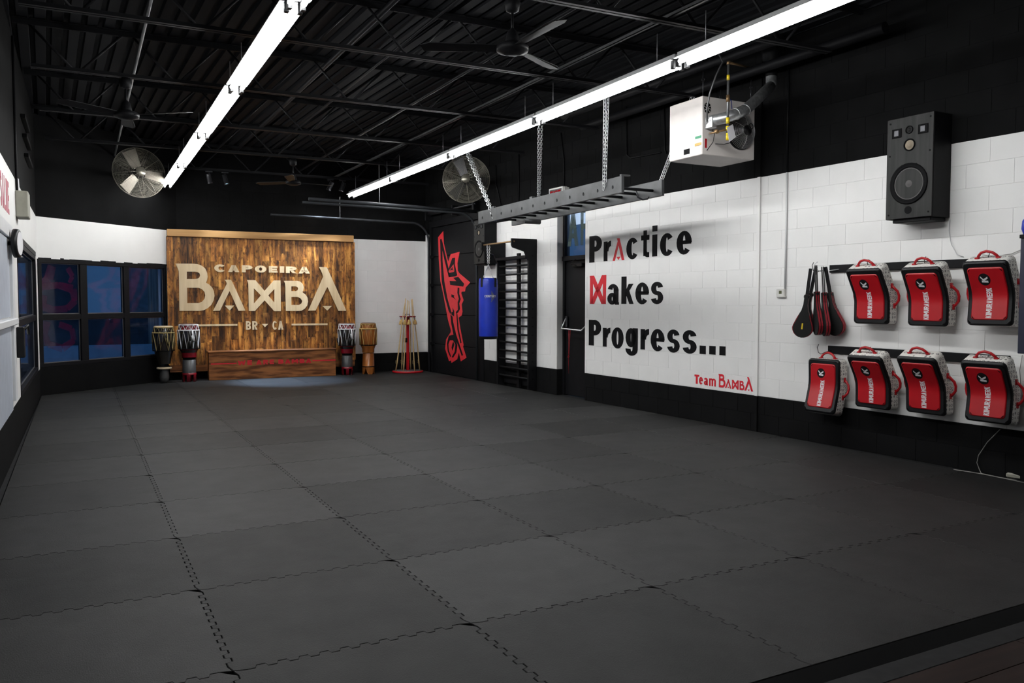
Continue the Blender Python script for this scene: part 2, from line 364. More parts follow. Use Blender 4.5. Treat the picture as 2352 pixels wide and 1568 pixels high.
# ---- block letters: convex pieces in a unit box -------------------------------------------------
def arc(cx, cy, rx, ry, v, h, a0, a1, n=10):
    o = []
    for i in range(n):
        a = radians(a0+(a1-a0)*i/n); b = radians(a0+(a1-a0)*(i+1)/n)
        o.append([(cx+rx*cos(a), cy+ry*sin(a)), (cx+rx*cos(b), cy+ry*sin(b)), (cx+(rx-v)*cos(b), cy+(ry-h)*sin(b)), (cx+(rx-v)*cos(a), cy+(ry-h)*sin(a))])
    return o
def rc(x0, y0, x1, y1): return [[(x0, y0), (x1, y0), (x1, y1), (x0, y1)]]
def glyph(c, v=.32, h=.15):
    R = rc
    if c == 'P': return R(0, 0, v, 1)+R(v, 1-h, .55, 1)+R(v, .40, .55, .40+h)+arc(.5, .70, .5, .30, v, h, -90, 90)
    if c == 'R': return glyph('P', v, h)+[[(.38, .44), (.62, .46), (1, 0), (1-v*1.05, 0)]]
    if c == 'B': return R(0, 0, v, 1)+R(v, 1-h, .5, 1)+R(v, .5-h*.45, .5, .5+h*.45)+R(v, 0, .5, h)+arc(.5, .725, .45, .275, v, h, -90, 90)+arc(.5, .28, .5, .28, v, h, -90, 90)
    if c == 'r': return R(0, 0, v*1.25, .98)+arc(1.0, .48, 1.0-v*.35, .52, v*1.2, h*1.45, 90, 180, 8)
    if c in 'cC': return arc(.5, .5, .5, .5, v, h, 38, 322, 18)
    if c == 'G': return arc(.5, .5, .5, .5, v, h, 38, 360, 18)
    if c == 'e': return arc(.5, .5, .5, .5, v, h, 0, 318, 18)+R(v*.5, .44, 1-v*.08, .44+h*.85)
    if c in 'oO': return arc(.5, .5, .5, .5, v, h, 0, 360, 22)
    if c in 'sS':
        ry = (1+h)/4; return arc(.5, 1-ry, .49, ry, v, h, 12, 268, 14)+arc(.5, ry, .5, ry, v, h, -168, 92, 14)
    if c == 'a': return arc(.42, .29, .42, .29, v*.9, h, 0, 360, 16)+R(1-v-.04, 0.05, 1-.04, .72)+arc(.49, .68, .47, .32, v, h, 0, 165, 10)+R(1-v*.8, 0, 1, .12)
    if c == 'k': return R(0, 0, v, 1)+[[(v*.8, .24), (v*.8, .46), (.60, .73), (.98, .73)]]+[[(.34, .40), (.62, .52), (1, 0), (.66, 0)]]
    if c == 't': return R(.28, .05, .28+v, 1)+R(0, .64, 1, .64+h)+arc(.28+.5, .26, .5, .26, v, h, 180, 262, 6)+R(.70, 0, 1, h)
    if c == 'i': return R(0, 0, 1, .71)+R(0, .81, 1, 1)
    if c == 'g': return arc(.44, .645, .44, .345, v, h, 0, 360, 18)+R(1-v, .22, 1, .99)+arc(.5, .24, .5, .24, v, h*.85, 178, 360, 12)
    if c == 'm':
        w = v*.62; return R(0, 0, w, .97)+arc(.30, .72, .30, .28, w, h*1.2, 0, 180, 8)+R(.60-w, 0, .60, .74)+arc(.70, .72, .30, .28, w, h*1.2, 0, 180, 8)+R(1-w, 0, 1, .74)
    if c == 'T': return R(.5-v/2, 0, .5+v/2, 1)+R(0, 1-h*1.15, 1, 1)
    if c == 'E': return R(0, 0, v, 1)+R(v, 0, 1, h)+R(v, .5-h/2, .92, .5+h/2)+R(v, 1-h, 1, 1)
    if c == 'F': return R(0, 0, v, 1)+R(v, .5-h/2, .88, .5+h/2)+R(v, 1-h, 1, 1)
    if c == 'L': return R(0, 0, v, 1)+R(v, 0, 1, h)
    if c == 'I': return R(0, 0, 1, 1)
    if c == '.': return R(0, 0, 1, 1)
    if c == 'N': return R(0, 0, v*.85, 1)+R(1-v*.85, 0, 1, 1)+[[(0, 1), (v, 1), (1, 0), (1-v, 0)]]
    if c == 'U': return R(0, .3, v, 1)+R(1-v, .3, 1, 1)+arc(.5, .32, .5, .32, v, h, 180, 360, 12)
    if c == 'A':
        w = v*1.05; return [[(0, 0), (w, 0), (.5+w*.45, 1), (.5-w*.45, 1)], [(1-w, 0), (1, 0), (.5+w*.45, 1), (.5-w*.45, 1)]]+R(.22, .22, .78, .22+h)
    if c == 'M': w = v*.75; return R(0, 0, w, 1)+R(1-w, 0, 1, 1)+[[(0, 1), (w*1.2, 1), (.5+w*.4, .25), (.5-w*.4, .25)], [(1-w*1.2, 1), (1, 1), (.5+w*.4, .25), (.5-w*.4, .25)]]
    if c == 'W':
        w = v*.62; return [[(0, 1), (w, 1), (.25+w*.5, 0), (.25-w*.5, 0)], [(.25-w*.5, 0), (.25+w*.5, 0), (.5+w*.4, .9), (.5-w*.4, .9)], [(.5-w*.4, .9), (.5+w*.4, .9), (.75+w*.5, 0), (.75-w*.5, 0)], [(1-w, 1), (1, 1), (.75+w*.5, 0), (.75-w*.5, 0)]]
    if c == 'Y': w = v*1.1; return [[(0, 1), (w, 1), (.5+w*.5, .42), (.5-w*.5, .42)], [(1-w, 1), (1, 1), (.5+w*.5, .42), (.5-w*.5, .42)]]+R(.5-w/2, 0, .5+w/2, .5)
    if c == 'K': return R(0, 0, v, 1)+[[(v*.8, .30), (v*.8, .55), (1-v*1.1, 1), (1, 1)], [(.36, .50), (.60, .68), (1, 0), (1-v*1.25, 0)]]
    if c == 'X': w = v*1.1; return [[(0, 0), (w, 0), (1, 1), (1-w, 1)], [(0, 1), (w, 1), (1, 0), (1-w, 0)]]
    return R(0, 0, 1, 1)
def letter(mb, c, x0, x1, z0, z1, y0, y1, v=.32, h=.15, F=None):
    for p in glyph(c, v, h): mb.poly([(x0+(x1-x0)*q[0], z0+(z1-z0)*q[1]) for q in p], y0, y1, F)
def word(mb, txt, x0, x1, z0, z1, y0, y1, v=.3, h=.17, gap=.16, widths=None, F=None):
    ws = [(.45 if c == 'I' else (1.35 if c in 'WM' else (.55 if c == ' ' else 1))) for c in txt]
    tot = sum(ws)+gap*(len(txt)-1); k = (x1-x0)/tot; x = x0
    for c, w in zip(txt, ws):
        if c != ' ': letter(mb, c, x, x+w*k, z0, z1, y0, y1, v if c != 'I' else v, h, F)
        x += (w+gap)*k

def plate(name, contours, thick, mat, parent, y=0.0, **tg):
    """a flat plate cut to outlines with holes (x,z), its back on the plane y, facing -y"""
    cu = bpy.data.curves.new(name, 'CURVE'); cu.dimensions = '2D'; cu.fill_mode = 'BOTH'; cu.extrude = thick/2
    for c in contours:
        sp = cu.splines.new('POLY'); sp.points.add(len(c)-1)
        for p, q in zip(sp.points, c): p.co = (q[0], q[1], 0, 1)
        sp.use_cyclic_u = True
    ob = bpy.data.objects.new(name, cu); me = bpy.data.meshes.new_from_object(ob)
    bpy.data.objects.remove(ob)
    for v in me.vertices:
        x, z, d = v.co; v.co = (x, y-thick/2-d, z)
    me.materials.clear(); me.materials.append(MT[mat])
    bm = bmesh.new(); bm.from_mesh(me); bmesh.ops.remove_doubles(bm, verts=bm.verts[:], dist=1e-5); bmesh.ops.recalc_face_normals(bm, faces=bm.faces[:]); bm.to_mesh(me); bm.free()
    return put(name, me, parent, **tg)
def smooth_pts(pts, n=2):     # Chaikin corner cutting
    for _ in range(n):
        q = []
        for i in range(len(pts)):
            a = pts[i]; b = pts[(i+1) % len(pts)]
            q += [(a[0]*.75+b[0]*.25, a[1]*.75+b[1]*.25), (a[0]*.25+b[0]*.75, a[1]*.25+b[1]*.75)]
        pts = q
    return pts

# ================================================================== LARGE STRUCTURE
ZC = -.03                                  # concrete floor under the mats
Z_LO, Z_HI, Z_TOP = .37, 2.77, 4.25        # white band of the block walls
YB = lambda x: 15.98-.03*x                 # back wall line
WL0 = Vector((-.515, 14.1, 0)); WLD = Vector((.757, .653, 0)).normalized(); RWL = atan2(WLD.y, WLD.x)
FL = Fr(WL0, RWL)                          # slanted window wall
LEN_WL = 3.30
XL = lambda y: -.515-(14.0-y)*.006         # left wall line
# openings along the right wall, in local x = -a
def block_course(parent_name, fr, x0, x1, zlist, col_of, holes, limit, near_first=True, phase=0.0, Z_HI=2.77):
    """concrete blocks of a wall as parts; those past the limit joined as stuff"""
    root = MB()
    # backing (mortar) pieces: around holes
    xs = sorted(set([x0, x1]+[h[0] for h in holes]+[h[1] for h in holes]))
    wall = empty(parent_name, fr.o, fr.rz); wall['kind'] = 'structure'
    lo, hi = zlist[0], zlist[-1]
    for zb0, zb1, mt in ((lo, Z_LO, 'black_wall'), (Z_LO, Z_HI, 'white_wall'), (Z_HI, hi, 'black_wall')):
        mb = MB()
        for i in range(len(xs)-1):
            a, b = xs[i], xs[i+1]; mid = (a+b)/2
            cuts = [(h[2], h[3]) for h in holes if h[0] <= mid <= h[1]]
            segs = [(zb0, zb1)]
            for c0, c1 in cuts:
                ns = []
                for s0, s1 in segs:
                    if c0 > s0: ns.append((s0, min(s1, c0)))
                    if c1 < s1: ns.append((max(s0, c1), s1))
                segs = [s for s in ns if s[1]-s[0] > 1e-3]
            for s0, s1 in segs: mb.box(a, b, .003, .20, s0, s1)
        if mb.v: mb.build('mortar_backing', mt, wall)
    blocks = []
    for k in range(len(zlist)-1):
        z0, z1 = zlist[k], zlist[k+1]; off = (.2 if k % 2 else 0)+phase
        j = math.floor((x0-off)/.4); x = j*.4+off
        while x < x1:
            a, b = max(x, x0), min(x+.4, x1)
            segs = [(a, b)]
            for h in holes:
                if h[2] < z1-.05 and h[3] > z0+.05:
                    ns = []
                    for s0, s1 in segs:
                        if h[0] > s0: ns.append((s0, min(s1, h[0])))
                        if h[1] < s1: ns.append((max(s0, h[1]), s1))
                    segs = [s for s in ns if s[1]-s[0] > .03]
            for s0, s1 in segs:
                if s1-s0 > .03: blocks.append((s0, s1, z0, z1))
            x += .4
    cache = {}
    def bmesh_(w, h, mt):
        key = (round(w, 3), round(h, 3), mt)
        if key not in cache:
            g = .0012; c = .0018; mb = MB()
            vs = [(g, .02, g), (w-g, .02, g), (w-g, .02, h-g), (g, .02, h-g), (g, c, g), (w-g, c, g), (w-g, c, h-g), (g, c, h-g),
                  (g+c, 0, g+c), (w-g-c, 0, g+c), (w-g-c, 0, h-g-c), (g+c, 0, h-g-c)]
            mb.add(vs, [(8, 9, 10, 11), (4, 5, 9, 8), (5, 6, 10, 9), (6, 7, 11, 10), (7, 4, 8, 11), (0, 1, 5, 4), (1, 2, 6, 5), (2, 3, 7, 6), (3, 0, 4, 7)])
            cache[key] = mb.mesh('concrete_block', mt)
        return cache[key]
    white = [b for b in blocks if Z_LO-.01 <= b[2] < Z_HI-.01]; dark = [b for b in blocks if not (Z_LO-.01 <= b[2] < Z_HI-.01)]
    white.sort(key=lambda b: -b[0] if near_first else b[0])
    for b in white[:limit]:
        put('concrete_block', bmesh_(b[1]-b[0], b[3]-b[2], 'white_wall'), wall, loc=(b[0], random.uniform(-.0004, .0004), b[2]))
    for rest, mt in ((white[limit:], 'white_wall'), (dark, 'black_wall')):
        if rest:
            mb = MB(); g = .0015; c = .002
            for b in rest:
                w, h = b[1]-b[0], b[3]-b[2]
                vs = [(g, .01, g), (w-g, .01, g), (w-g, .01, h-g), (g, .01, h-g), (g+c, 0, g+c), (w-g-c, 0, g+c), (w-g-c, 0, h-g-c), (g+c, 0, h-g-c)]
                mb.add([(b[0]+v[0], v[1], b[2]+v[2]) for v in vs], [(4, 5, 6, 7), (0, 1, 5, 4), (1, 2, 6, 5), (2, 3, 7, 6), (3, 0, 4, 7)])
            mb.build('far_block_courses', mt, wall, kind='stuff')
    return wall
ZL = [ZC+.2*k for k in range(22)]
la = lambda a: -a*NW
DOOR = (la(10.80), la(10.05), ZC, 3.05)
GAR = (la(15.52), la(13.40), ZC, 2.97)
wall_right = block_course('wall_right', FW, la(16.2), la(-2.5), ZL, None, [DOOR, GAR], 290, True)
FB = Fr((0, 15.98, 0), -.03); ZLB = [ZC, .172]+[Z_LO+.2064*k for k in range(12)]+[2.841+.2*k for k in range(8)]
wall_back = block_course('wall_back', FB, 1.60, 6.40, ZLB, None, [], 290, False, phase=.13, Z_HI=2.641)

# slanted window wall: smooth, with the opening of the window
wall_corner = empty('wall_corner', FL.o, FL.rz, kind='structure')
WIN = (.02, 2.55, .42, 2.045)
mb = MB(); mb.box(-.25, LEN_WL, 0, .2, ZC, WIN[2]); mb.build('lower_wall', 'black_wall', wall_corner)
mb = MB(); mb.box(-.25, LEN_WL, 0, .2, WIN[3], 2.67); mb.box(WIN[1], LEN_WL, 0, .2, WIN[2], WIN[3]); mb.build('white_panel', 'white_smooth', wall_corner)
mb = MB(); mb.box(-.25, LEN_WL, 0, .2, 2.67, Z_TOP); mb.build('upper_wall', 'black_wall', wall_corner)

def window(name, fr, x0, x1, z0, z1, cols, rows, fw=.055, depth=.07, yo=.02):
    w = empty(name, fr.o, fr.rz, kind='structure')
    mb = MB(); mb.bbox(x0, x1, yo-.02, yo+depth, z1-fw, z1); mb.bbox(x0, x1, yo-.02, yo+depth, z0, z0+fw); mb.bbox(x0, x0+fw, yo-.02, yo+depth, z0+fw, z1-fw); mb.bbox(x1-fw, x1, yo-.02, yo+depth, z0+fw, z1-fw)
    mb.build('frame', 'black_paint', w)
    for a, b in cols: 
        m = MB(); m.bbox(a, b, yo-.012, yo+depth, z0+fw, z1-fw); m.build('mullion', 'black_paint', w)
    for a, b in rows:
        m = MB(); m.bbox(x0+fw, x1-fw, yo-.008, yo+depth-.005, a, b); m.build('transom_bar', 'black_paint', w)
    ce = [x0+fw]+[v for c in cols for v in c]+[x1-fw]; re = [z0+fw]+[v for c in rows for v in c]+[z1-fw]
    for i in range(0, len(ce), 2):
        for j in range(0, len(re), 2):
            a, b, c, d = ce[i], ce[i+1], re[j], re[j+1]
            m = MB(); m.box(a, b, yo+.030, yo+.036, c, d); p = m.build('pane', 'glass', w)
            m = MB(); t = .012
            for q in ((a, a+t, c, d), (b-t, b, c, d), (a+t, b-t, c, c+t), (a+t, b-t, d-t, d)): m.box(q[0], q[1], yo+.024, yo+.031, q[2], q[3])
            m.build('glazing_bead', 'conduit', p)
    return w
w1 = window('window_1', FL, WIN[0], WIN[1], WIN[2], WIN[3], [(.755, .885), (1.61, 1.72)], [(1.135, 1.215)])
# torn paint edge above the window
mb = MB(); random.seed(3); x = WIN[0]
while x < WIN[1]-.02:
    w = random.uniform(.06, .22); mb.box(x, min(x+w, WIN[1]), -.003, .01, WIN[3]-.01, WIN[3]+random.uniform(.004, .028)); x += w
mb.build('ragged_paint_edge', 'black_paint', w1)
mb = MB(); random.seed(21); x = .15
while x < 6: w = random.uniform(.5, .9); mb.bbox(x, x+w, 22.6, 23.4, -.3, random.uniform(.85, 1.15), .12); x += w*.9
mb.build('dark_hedge', 'ext_dark', None, label='low dark hedge outside behind the middle and right lower panes', cat='hedge')
mb = MB(); mb.box(1.28, 2.6, 24, 25, -.3, 6.0); mb.box(1.25, 2.6, 23.95, 25, 5.2, 5.4); mb.build('grey_building', 'ext_grey', None, label='grey building outside behind the upper right pane of the corner window', cat='building')
# the mural's reflection, painted as a red film on the left panes
def film(parent, y, pts, mat='reflection_red'):
    mb = MB()
    for i in range(len(pts)-1):
        (x0, z0, w0), (x1, z1, w1) = pts[i], pts[i+1]
        d = Vector((x1-x0, z1-z0)); d.normalize(); n = Vector((-d.y, d.x))
        mb.add([(x0+n.x*w0, y, z0+n.y*w0), (x1+n.x*w1, y, z1+n.y*w1), (x1-n.x*w1, y, z1-n.y*w1), (x0-n.x*w0, y, z0-n.y*w0)], [(0, 1, 2, 3)])
    return mb.build('reflection_film', mat, parent)
film(w1, .063, [(.30, 1.95, .07), (.24, 1.75, .08), (.12, 1.65, .06)])
film(w1, .0635, [(.10, 1.62, .05), (.40, 1.66, .05), (.66, 1.60, .07), (.70, 1.42, .06), (.55, 1.30, .05), (.30, 1.27, .06), (.12, 1.34, .06), (.16, 1.50, .05)])
film(w1, .064, [(.58, 1.93, .05), (.66, 1.80, .04), (.60, 1.70, .03)])
film(w1, .0635, [(.20, 1.10, .06), (.14, .92, .05), (.20, .76, .05), (.45, .68, .06), (.66, .80, .05), (.62, .98, .05), (.40, 1.06, .05)])
# left wall
wall_left = empty('wall_left', (0, 0, 0), kind='structure')
FLW = Fr((-.515-14.0*.006, 0, 0), atan2(1, .006))     # x local = down the room, y into the wall (to -X)
LWN = (9.95, 13.72, .40, 2.06)                           # window opening in the left wall
def lwall(x0, x1, z0, z1, mt, name, y0=0, y1=.2):
    mb = MB(); mb.box(x0, x1, y0, y1, z0, z1); o = mb.build(name, mt, None); o.location = FLW.o; o.rotation_euler = (0, 0, FLW.rz); o.parent = wall_left; return o
wl = [(-3, LWN[0], ZC, .42, 'black_wall', 'lower_wall'), (LWN[0], 14.15, ZC, LWN[2], 'black_wall', 'lower_wall'), (-3, LWN[0], .42, 2.67, 'white_smooth', 'white_panel'), (LWN[0], 14.15, LWN[3], 2.67, 'white_smooth', 'white_panel'),
      (LWN[1], 14.15, LWN[2], LWN[3], 'white_smooth', 'white_panel'), (-3, 14.15, 2.67, Z_TOP, 'black_wall', 'upper_wall')]
for q in wl: lwall(*q)
w2 = window('window_2', FLW, LWN[0], LWN[1], LWN[2], LWN[3], [], [(1.135, 1.215)], fw=.06, depth=.045, yo=.02)
mb = MB(); mb.box(LWN[0], LWN[1], -.004, .01, LWN[3], LWN[3]+.06); mb.box(LWN[0]-.06, LWN[0], -.004, .01, LWN[2], LWN[3]+.06); mb.build('reveal', 'black_paint', w2)
film(w2, .062, [(12.0, 1.7, .08), (12.8, 1.65, .09), (13.3, 1.45, .08), (12.6, 1.25, .06), (12.1, 1.3, .06)])  # left window too: reflection painted on as red shapes
film(w2, .062, [(12.1, 1.0, .07), (12.8, .8, .09), (13.4, .85, .08), (13.2, 1.05, .06)])
film(w2, .0625, [(10.5, 1.8, .08), (11.4, 1.5, .09), (10.6, 1.3, .06)])
# near glazed panel with its white timber frame
w3 = empty('window_3', FLW.o, FLW.rz, kind='structure')
mb = MB()
mb.bbox(8.72, 8.95, -.035, .0, .50, 2.06); mb.bbox(5.2, 5.32, -.03, 0, .40, 2.06); mb.bbox(5.2, 8.95, -.03, 0, 1.98, 2.10); mb.build('frame', 'white_trim', w3)
mb = MB(); mb.bbox(5.2, 8.78, -.07, -.0, 1.20, 1.26, .008); mb.build('ledge', 'white_trim', w3)
mb = MB(); mb.bbox(5.3, 8.70, -.012, 0, 1.27, 1.97); mb.build('pane', 'frost', w3)
mb = MB(); mb.bbox(5.3, 8.70, -.012, 0, .42, 1.19); mb.build('pane', 'frost', w3)
mb = MB(); mb.bbox(7.0, 7.06, -.022, -.008, .42, 1.98); mb.build('mullion', 'white_trim', w3)
# rest of the shell
mb = MB(); mb.box(-.75, 6.95, -2.75, -2.55, ZC, Z_TOP); mb.build('wall_front', 'black_wall', None, kind='structure')
fl = empty('floor', kind='structure')
mb = MB(); mb.box(-.8, 7.0, 2.02, 17.0, ZC-.12, ZC); mb.build('concrete_slab', 'concrete', fl)
mb = MB(); mb.box(-.8, 7.0, -2.75, 2.02, ZC-.12, ZC-.012); mb.build('subfloor', 'strip', fl)

# ceiling deck: trapezoid ribs running down the room
mb = MB(); P = .152; x = -1.3; pr = []
while x < 7.4: pr += [(x, 0), (x+.092, 0), (x+.102, .038), (x+.142, .038)]; x += P
Y0, Y1 = -2.8, 17.2; Z0 = 4.17
vs = []
for yy in (Y0, Y1): vs += [(px-.03*(yy-7), yy, Z0+pz) for px, pz in pr]
n = len(pr); mb.add(vs, [(i, i+1, n+i+1, n+i) for i in range(n-1)])
ceil = mb.build('ceiling', 'deck', None, kind='structure')
mb = MB(); mb.box(-1.5, 7.6, -2.9, 17.3, Z0+.045, Z0+.10); mb.build('roof_board', 'deck', ceil)

# foam jigsaw mats
T_ = 11
def side_pts(k):      # one tooth-edged side along +s from 0..1, offset in o
    pts = [(0, 0)]; p = .92/T_; A = .012
    for i in range(T_):
        s = .04+i*p
        pts += [(s+p*.04, -A), (s+p*.46, -A), (s+p*.54, A), (s+p*.96, A)]
    return pts
S_ = side_pts(0)
def mat_outline(left, right, front, back):
    pts = []
    st = [(i/12.0, 0) for i in range(12)]
    f = st if front else S_; r = st if right else S_; b = st if back else S_; l = st if left else S_
    pts += [(s, o) for s, o in f]; pts += [(1+o, s) for s, o in r]
    pts += [(s, 1+o) for s, o in reversed(b)]; pts += [(o, s) for s, o in reversed(l)]
    return pts
X0M, Y0M = -.505, 2.21
mcache = {}
def add_mat(i, j):
    x0, y0 = X0M+i, Y0M+j
    L, R_, F_, B_ = i == 0, i == 6, j == 0, False
    key = (L, R_, F_); need = (i >= 5 or j >= 11)
    def lim(p):
        x, y = x0+p[0], y0+p[1]
        x = min(x, WX(y)-.14); y = min(y, YB(x)-.03)
        yw = 14.1+(x+.515)*(.653/.757)-.04; y = min(y, yw)
        if y > 12.9: x = max(x, XL(y)+.01)
        return (x-x0, y-y0)
    if not need and key in mcache: me = mcache[key]
    else:
        pts = mat_outline(L, R_, F_, B_)
        c = (.5, .5); g = .0016
        pts = [(p[0]+(g if p[0] < .5 else -g)*min(1, abs(p[0]-.5)*2.2), p[1]+(g if p[1] < .5 else -g)*min(1, abs(p[1]-.5)*2.2)) for p in pts]
        if need:
            pts = [lim(p) for p in pts]
            q = []
            for p in pts:
                if not q or (abs(p[0]-q[-1][0])+abs(p[1]-q[-1][1])) > 1e-4: q.append(p)
            pts = q
            if len(pts) < 3: return
            ar = .5*sum(pts[k][0]*pts[(k+1) % len(pts)][1]-pts[(k+1) % len(pts)][0]*pts[k][1] for k in range(len(pts)))
            if abs(ar) < .02: return
        mb = MB(); n = len(pts); c = .0025
        vs = [(p[0], p[1], -.028) for p in pts]+[(p[0], p[1], -c) for p in pts]+[(.5+(p[0]-.5)*(1-2*c), .5+(p[1]-.5)*(1-2*c), 0) for p in pts]
        fs = [list(range(2*n, 3*n))]+[(k, (k+1) % n, n+(k+1) % n, n+k) for k in range(n)]+[(n+k, n+(k+1) % n, 2*n+(k+1) % n, 2*n+k) for k in range(n)]
        mb.add(vs, fs); me = mb.mesh('foam_mat', 'mat')
        if not need: mcache[key] = me
    put('foam_mat', me, fl, loc=(x0, y0, 0))
for j in range(14):
    for i in range(7): add_mat(i, j)
# edge ramp, grey strip and the plank floor in front of the mats
mb = MB(); mb.add([(-.5, 2.205, 0), (6.7, 2.205, 0), (6.7, 2.12, -.034), (-.5, 2.12, -.034), (-.5, 2.205, -.04), (6.7, 2.205, -.04)], [(0, 3, 2, 1), (0, 1, 5, 4), (3, 4, 5, 2)])
mb.build('mat_edge_ramp', 'strip', fl)
mb = MB(); mb.bbox(-.55, 6.75, 2.03, 2.12, ZC-.02, ZC-.002); mb.build('threshold_strip', 'concrete', fl)
pm = MB(); pm.bbox(0, 1.215, 0, .148, -.012, 0, .0015); pme = pm.mesh('floor_plank', 'floor_plank')
random.seed(5)
for k in range(10):
    y = 2.03-.15*(k+1); x = .6-random.random()*1.2
    while x < 5.4:
        put('floor_plank', pme, fl, loc=(x, y, ZC)); x += 1.217
mb = MB(); mb.box(-.75, 6.95, -2.6, .50, ZC-.015, ZC-.002); mb.build('rear_floor', 'floor_plank', fl)

# outside: snow, a snowy bank, a dark building with a ribbed column
mb = MB(); mb.box(-40, 30, 14.2, 60, -.35, -.30); mb.box(-40, -.75, -8, 14.2, -.35, -.30)
snow = mb.build('snowy_ground', 'snow', None); tag(snow, kind='structure')
mb = MB()
mb.bbox(-9, 6.0, 19.2, 20.4, -.3, .45, .2); sb = mb.build('snow_bank', 'snow', None, label='low snow bank outside beyond the corner window', cat='snow bank')
mb = MB(); mb.box(-14, .12, 24, 26, -.3, 6.5); mb.build('far_building', 'ext_dark', None, label='dark building outside behind the left panes of the corner window', cat='building')
mb = MB(); mb.lathe([(.20, 0), (.20, 4.2)], 28, (1.66, 21.0, -.3)); mb.build('ribbed_column', 'ext_brown', None, label='brown ribbed column seen through the right pane of the corner window', cat='column')

# ================================================================== LIGHT FIXTURES
ORD = ['farthest', 'second', 'third', 'fourth', 'fifth', 'sixth', 'seventh']
def nth(i, what): return ('farthest' if i == 0 else ORD[i]+' from the far end')
fx = empty('fluorescent_fixture', (0, 0, 0))
m = MB(); m.bbox(-.05, .05, -1.20, 1.20, .034, .085, .006); m.bbox(-.095, .095, -1.20, 1.20, .026, .034, .002); m.build('housing', 'white_trim', fx)
tb = MB(); tb.tube([(0, -1.165, 0), (0, 1.165, 0)], .019, 10); tme = tb.mesh('tube', 'tube')
for sx in (-1, 1): put('tube', tme, fx, loc=(sx*.045, 0, 0))
hb = MB(); hb.bbox(-.016, .016, -.020, .020, -.040, .045, .003); hme = hb.mesh('lamp_holder', 'black_plastic')
for sx in (-1, 1):
    for sy in (-1, 1): put('lamp_holder', hme, fx, loc=(sx*.045, sy*1.182, 0))
m = MB(); 
m.cyl((0, 0, .08), (0, 0, .34), .003, 5); hme2 = m.mesh('hanger', 'steel')
for sy in (-.9, .9): put('hanger', hme2, fx, loc=(0, sy, 0))
first = True
for row, (xx, ys, nm) in enumerate([(lambda y: 1.295+.008*y, [14.2, 11.76, 9.32, 6.88, 4.44], 'left'), (lambda y: 4.44+.0125*y, [14.04, 11.60, 9.16, 6.72, 4.28], 'right')]):
    for i, y in enumerate(ys):
        lab = 'lit twin-tube fluorescent fixture in the %s ceiling row, %s' % (nm, nth(i, ''))
        if first: o = fx; o.location = (xx(y), y, 3.40); first = False
        else: o = copy_tree(fx, loc=(xx(y), y, 3.40))
        tag(o, lab, 'light fixture', 'fluorescent fixtures of the %s row' % nm)
        o.rotation_euler = (0, 0, -.010)

# spot heads under the last joist
def make_spot():
    r = empty('track_spotlight', (0, 0, 0))
    m = MB(); m.bbox(-.06, .06, -.02, .02, .10, .125, .004); m.cyl((0, 0, .10), (0, 0, .06), .008, 8); m.build('mount', 'dark_metal', r)
    m = MB(); m.lathe([(.0, .075), (.036, .075), (.040, .06), (.040, -.075), (.044, -.08), (.044, -.095), (.037, -.095), (.034, -.08)], 20); o = m.build('lamp_head', 'dark_metal', r)
    m2 = MB(); m2.lathe([(0, -.082), (.035, -.082)], 20); m2.build('lens', 'lens', o)
    return r
s0 = make_spot(); spd = []
for k, (x, tx, tz) in enumerate([(2.09, 2.6, 1.3), (2.36, 3.25, .0), (4.23, 3.1, 1.2), (4.46, 3.7, 1.3)]):
    y = 15.35-.03*x; s = s0 if k == 0 else copy_tree(s0)
    s.location = (x, y, 3.57)
    tgt = Vector((tx, 15.62 if k != 1 else 14.72, tz)); d = (tgt-s.location).normalized()
    h = [c for c in s.children if c.name.startswith('lamp_head')][0]
    h.rotation_euler = Vector((0, 0, -1)).rotation_difference(d).to_euler()
    tag(s, ['black ceiling spotlight farthest left above the wooden panel', 'black ceiling spotlight second from the left above the wooden panel', 'lit black ceiling spotlight second from the right above the wooden panel', 'black ceiling spotlight farthest right above the wooden panel'][k], 'spotlight', 'spotlights above the wooden panel')
    ld = bpy.data.lights.new('spot_beam', 'SPOT'); ld.energy = SPOT_POWER*[.8, 20.0, 3.6, 1.6][k]; ld.spot_size = radians([60, 38, 52, 60][k]); ld.spot_blend = .8; ld.shadow_soft_size = .035; ld.color = (.80, .90, 1.0) if k != 1 else (.45, .68, 1.0)
    lo = bpy.data.objects.new('spot_beam', ld); COL.objects.link(lo); lo.location = s.location+d*.12; lo.rotation_euler = Vector((0, 0, -1)).rotation_difference(d).to_euler()

# ================================================================== ROOF JOISTS
JZ = 3.70; JR = -.03
def make_joist(short=False):
    r = empty('roof_joist', (0, 0, 0), JR)
    x0, x1 = -.5, 6.5
    L = Fr
    ch = MB()
    for s in (-1, 1): ch.box(x0+.15, x1-.32, s*.006, s*.04, 0, .006); ch.box(x0+.15, x1-.32, s*.006, s*.011, 0, .04)
    ch.build('bottom_chord', 'joist', r)
    tp = MB()
    for s in (-1, 1): tp.box(x0, x1+.1, s*.006, s*.052, .455, .462); tp.box(x0, x1+.1, s*.006, s*.012, .41, .462)
    tp.build('top_chord', 'joist', r)
    p = .4625; k = 0; x = -.40
    rod = MB(); rod.cyl((0, 0, .02), (p-.06, 0, .44), .0125, 6); rme = rod.mesh('web_rod', 'joist')
    rod = MB(); rod.cyl((0, 0, .44), (p-.06, 0, .02), .0125, 6); rmd = rod.mesh('web_rod', 'joist')
    while x < x1-.5:
        put('web_rod', rmd if k % 2 == 0 else rme, r, loc=(x+.02, 0, 0)); x += p; k += 1
    return r
j0 = make_joist()
jy = [15.35, 13.42, 11.45, 9.40, 7.47, 5.60, 3.70]
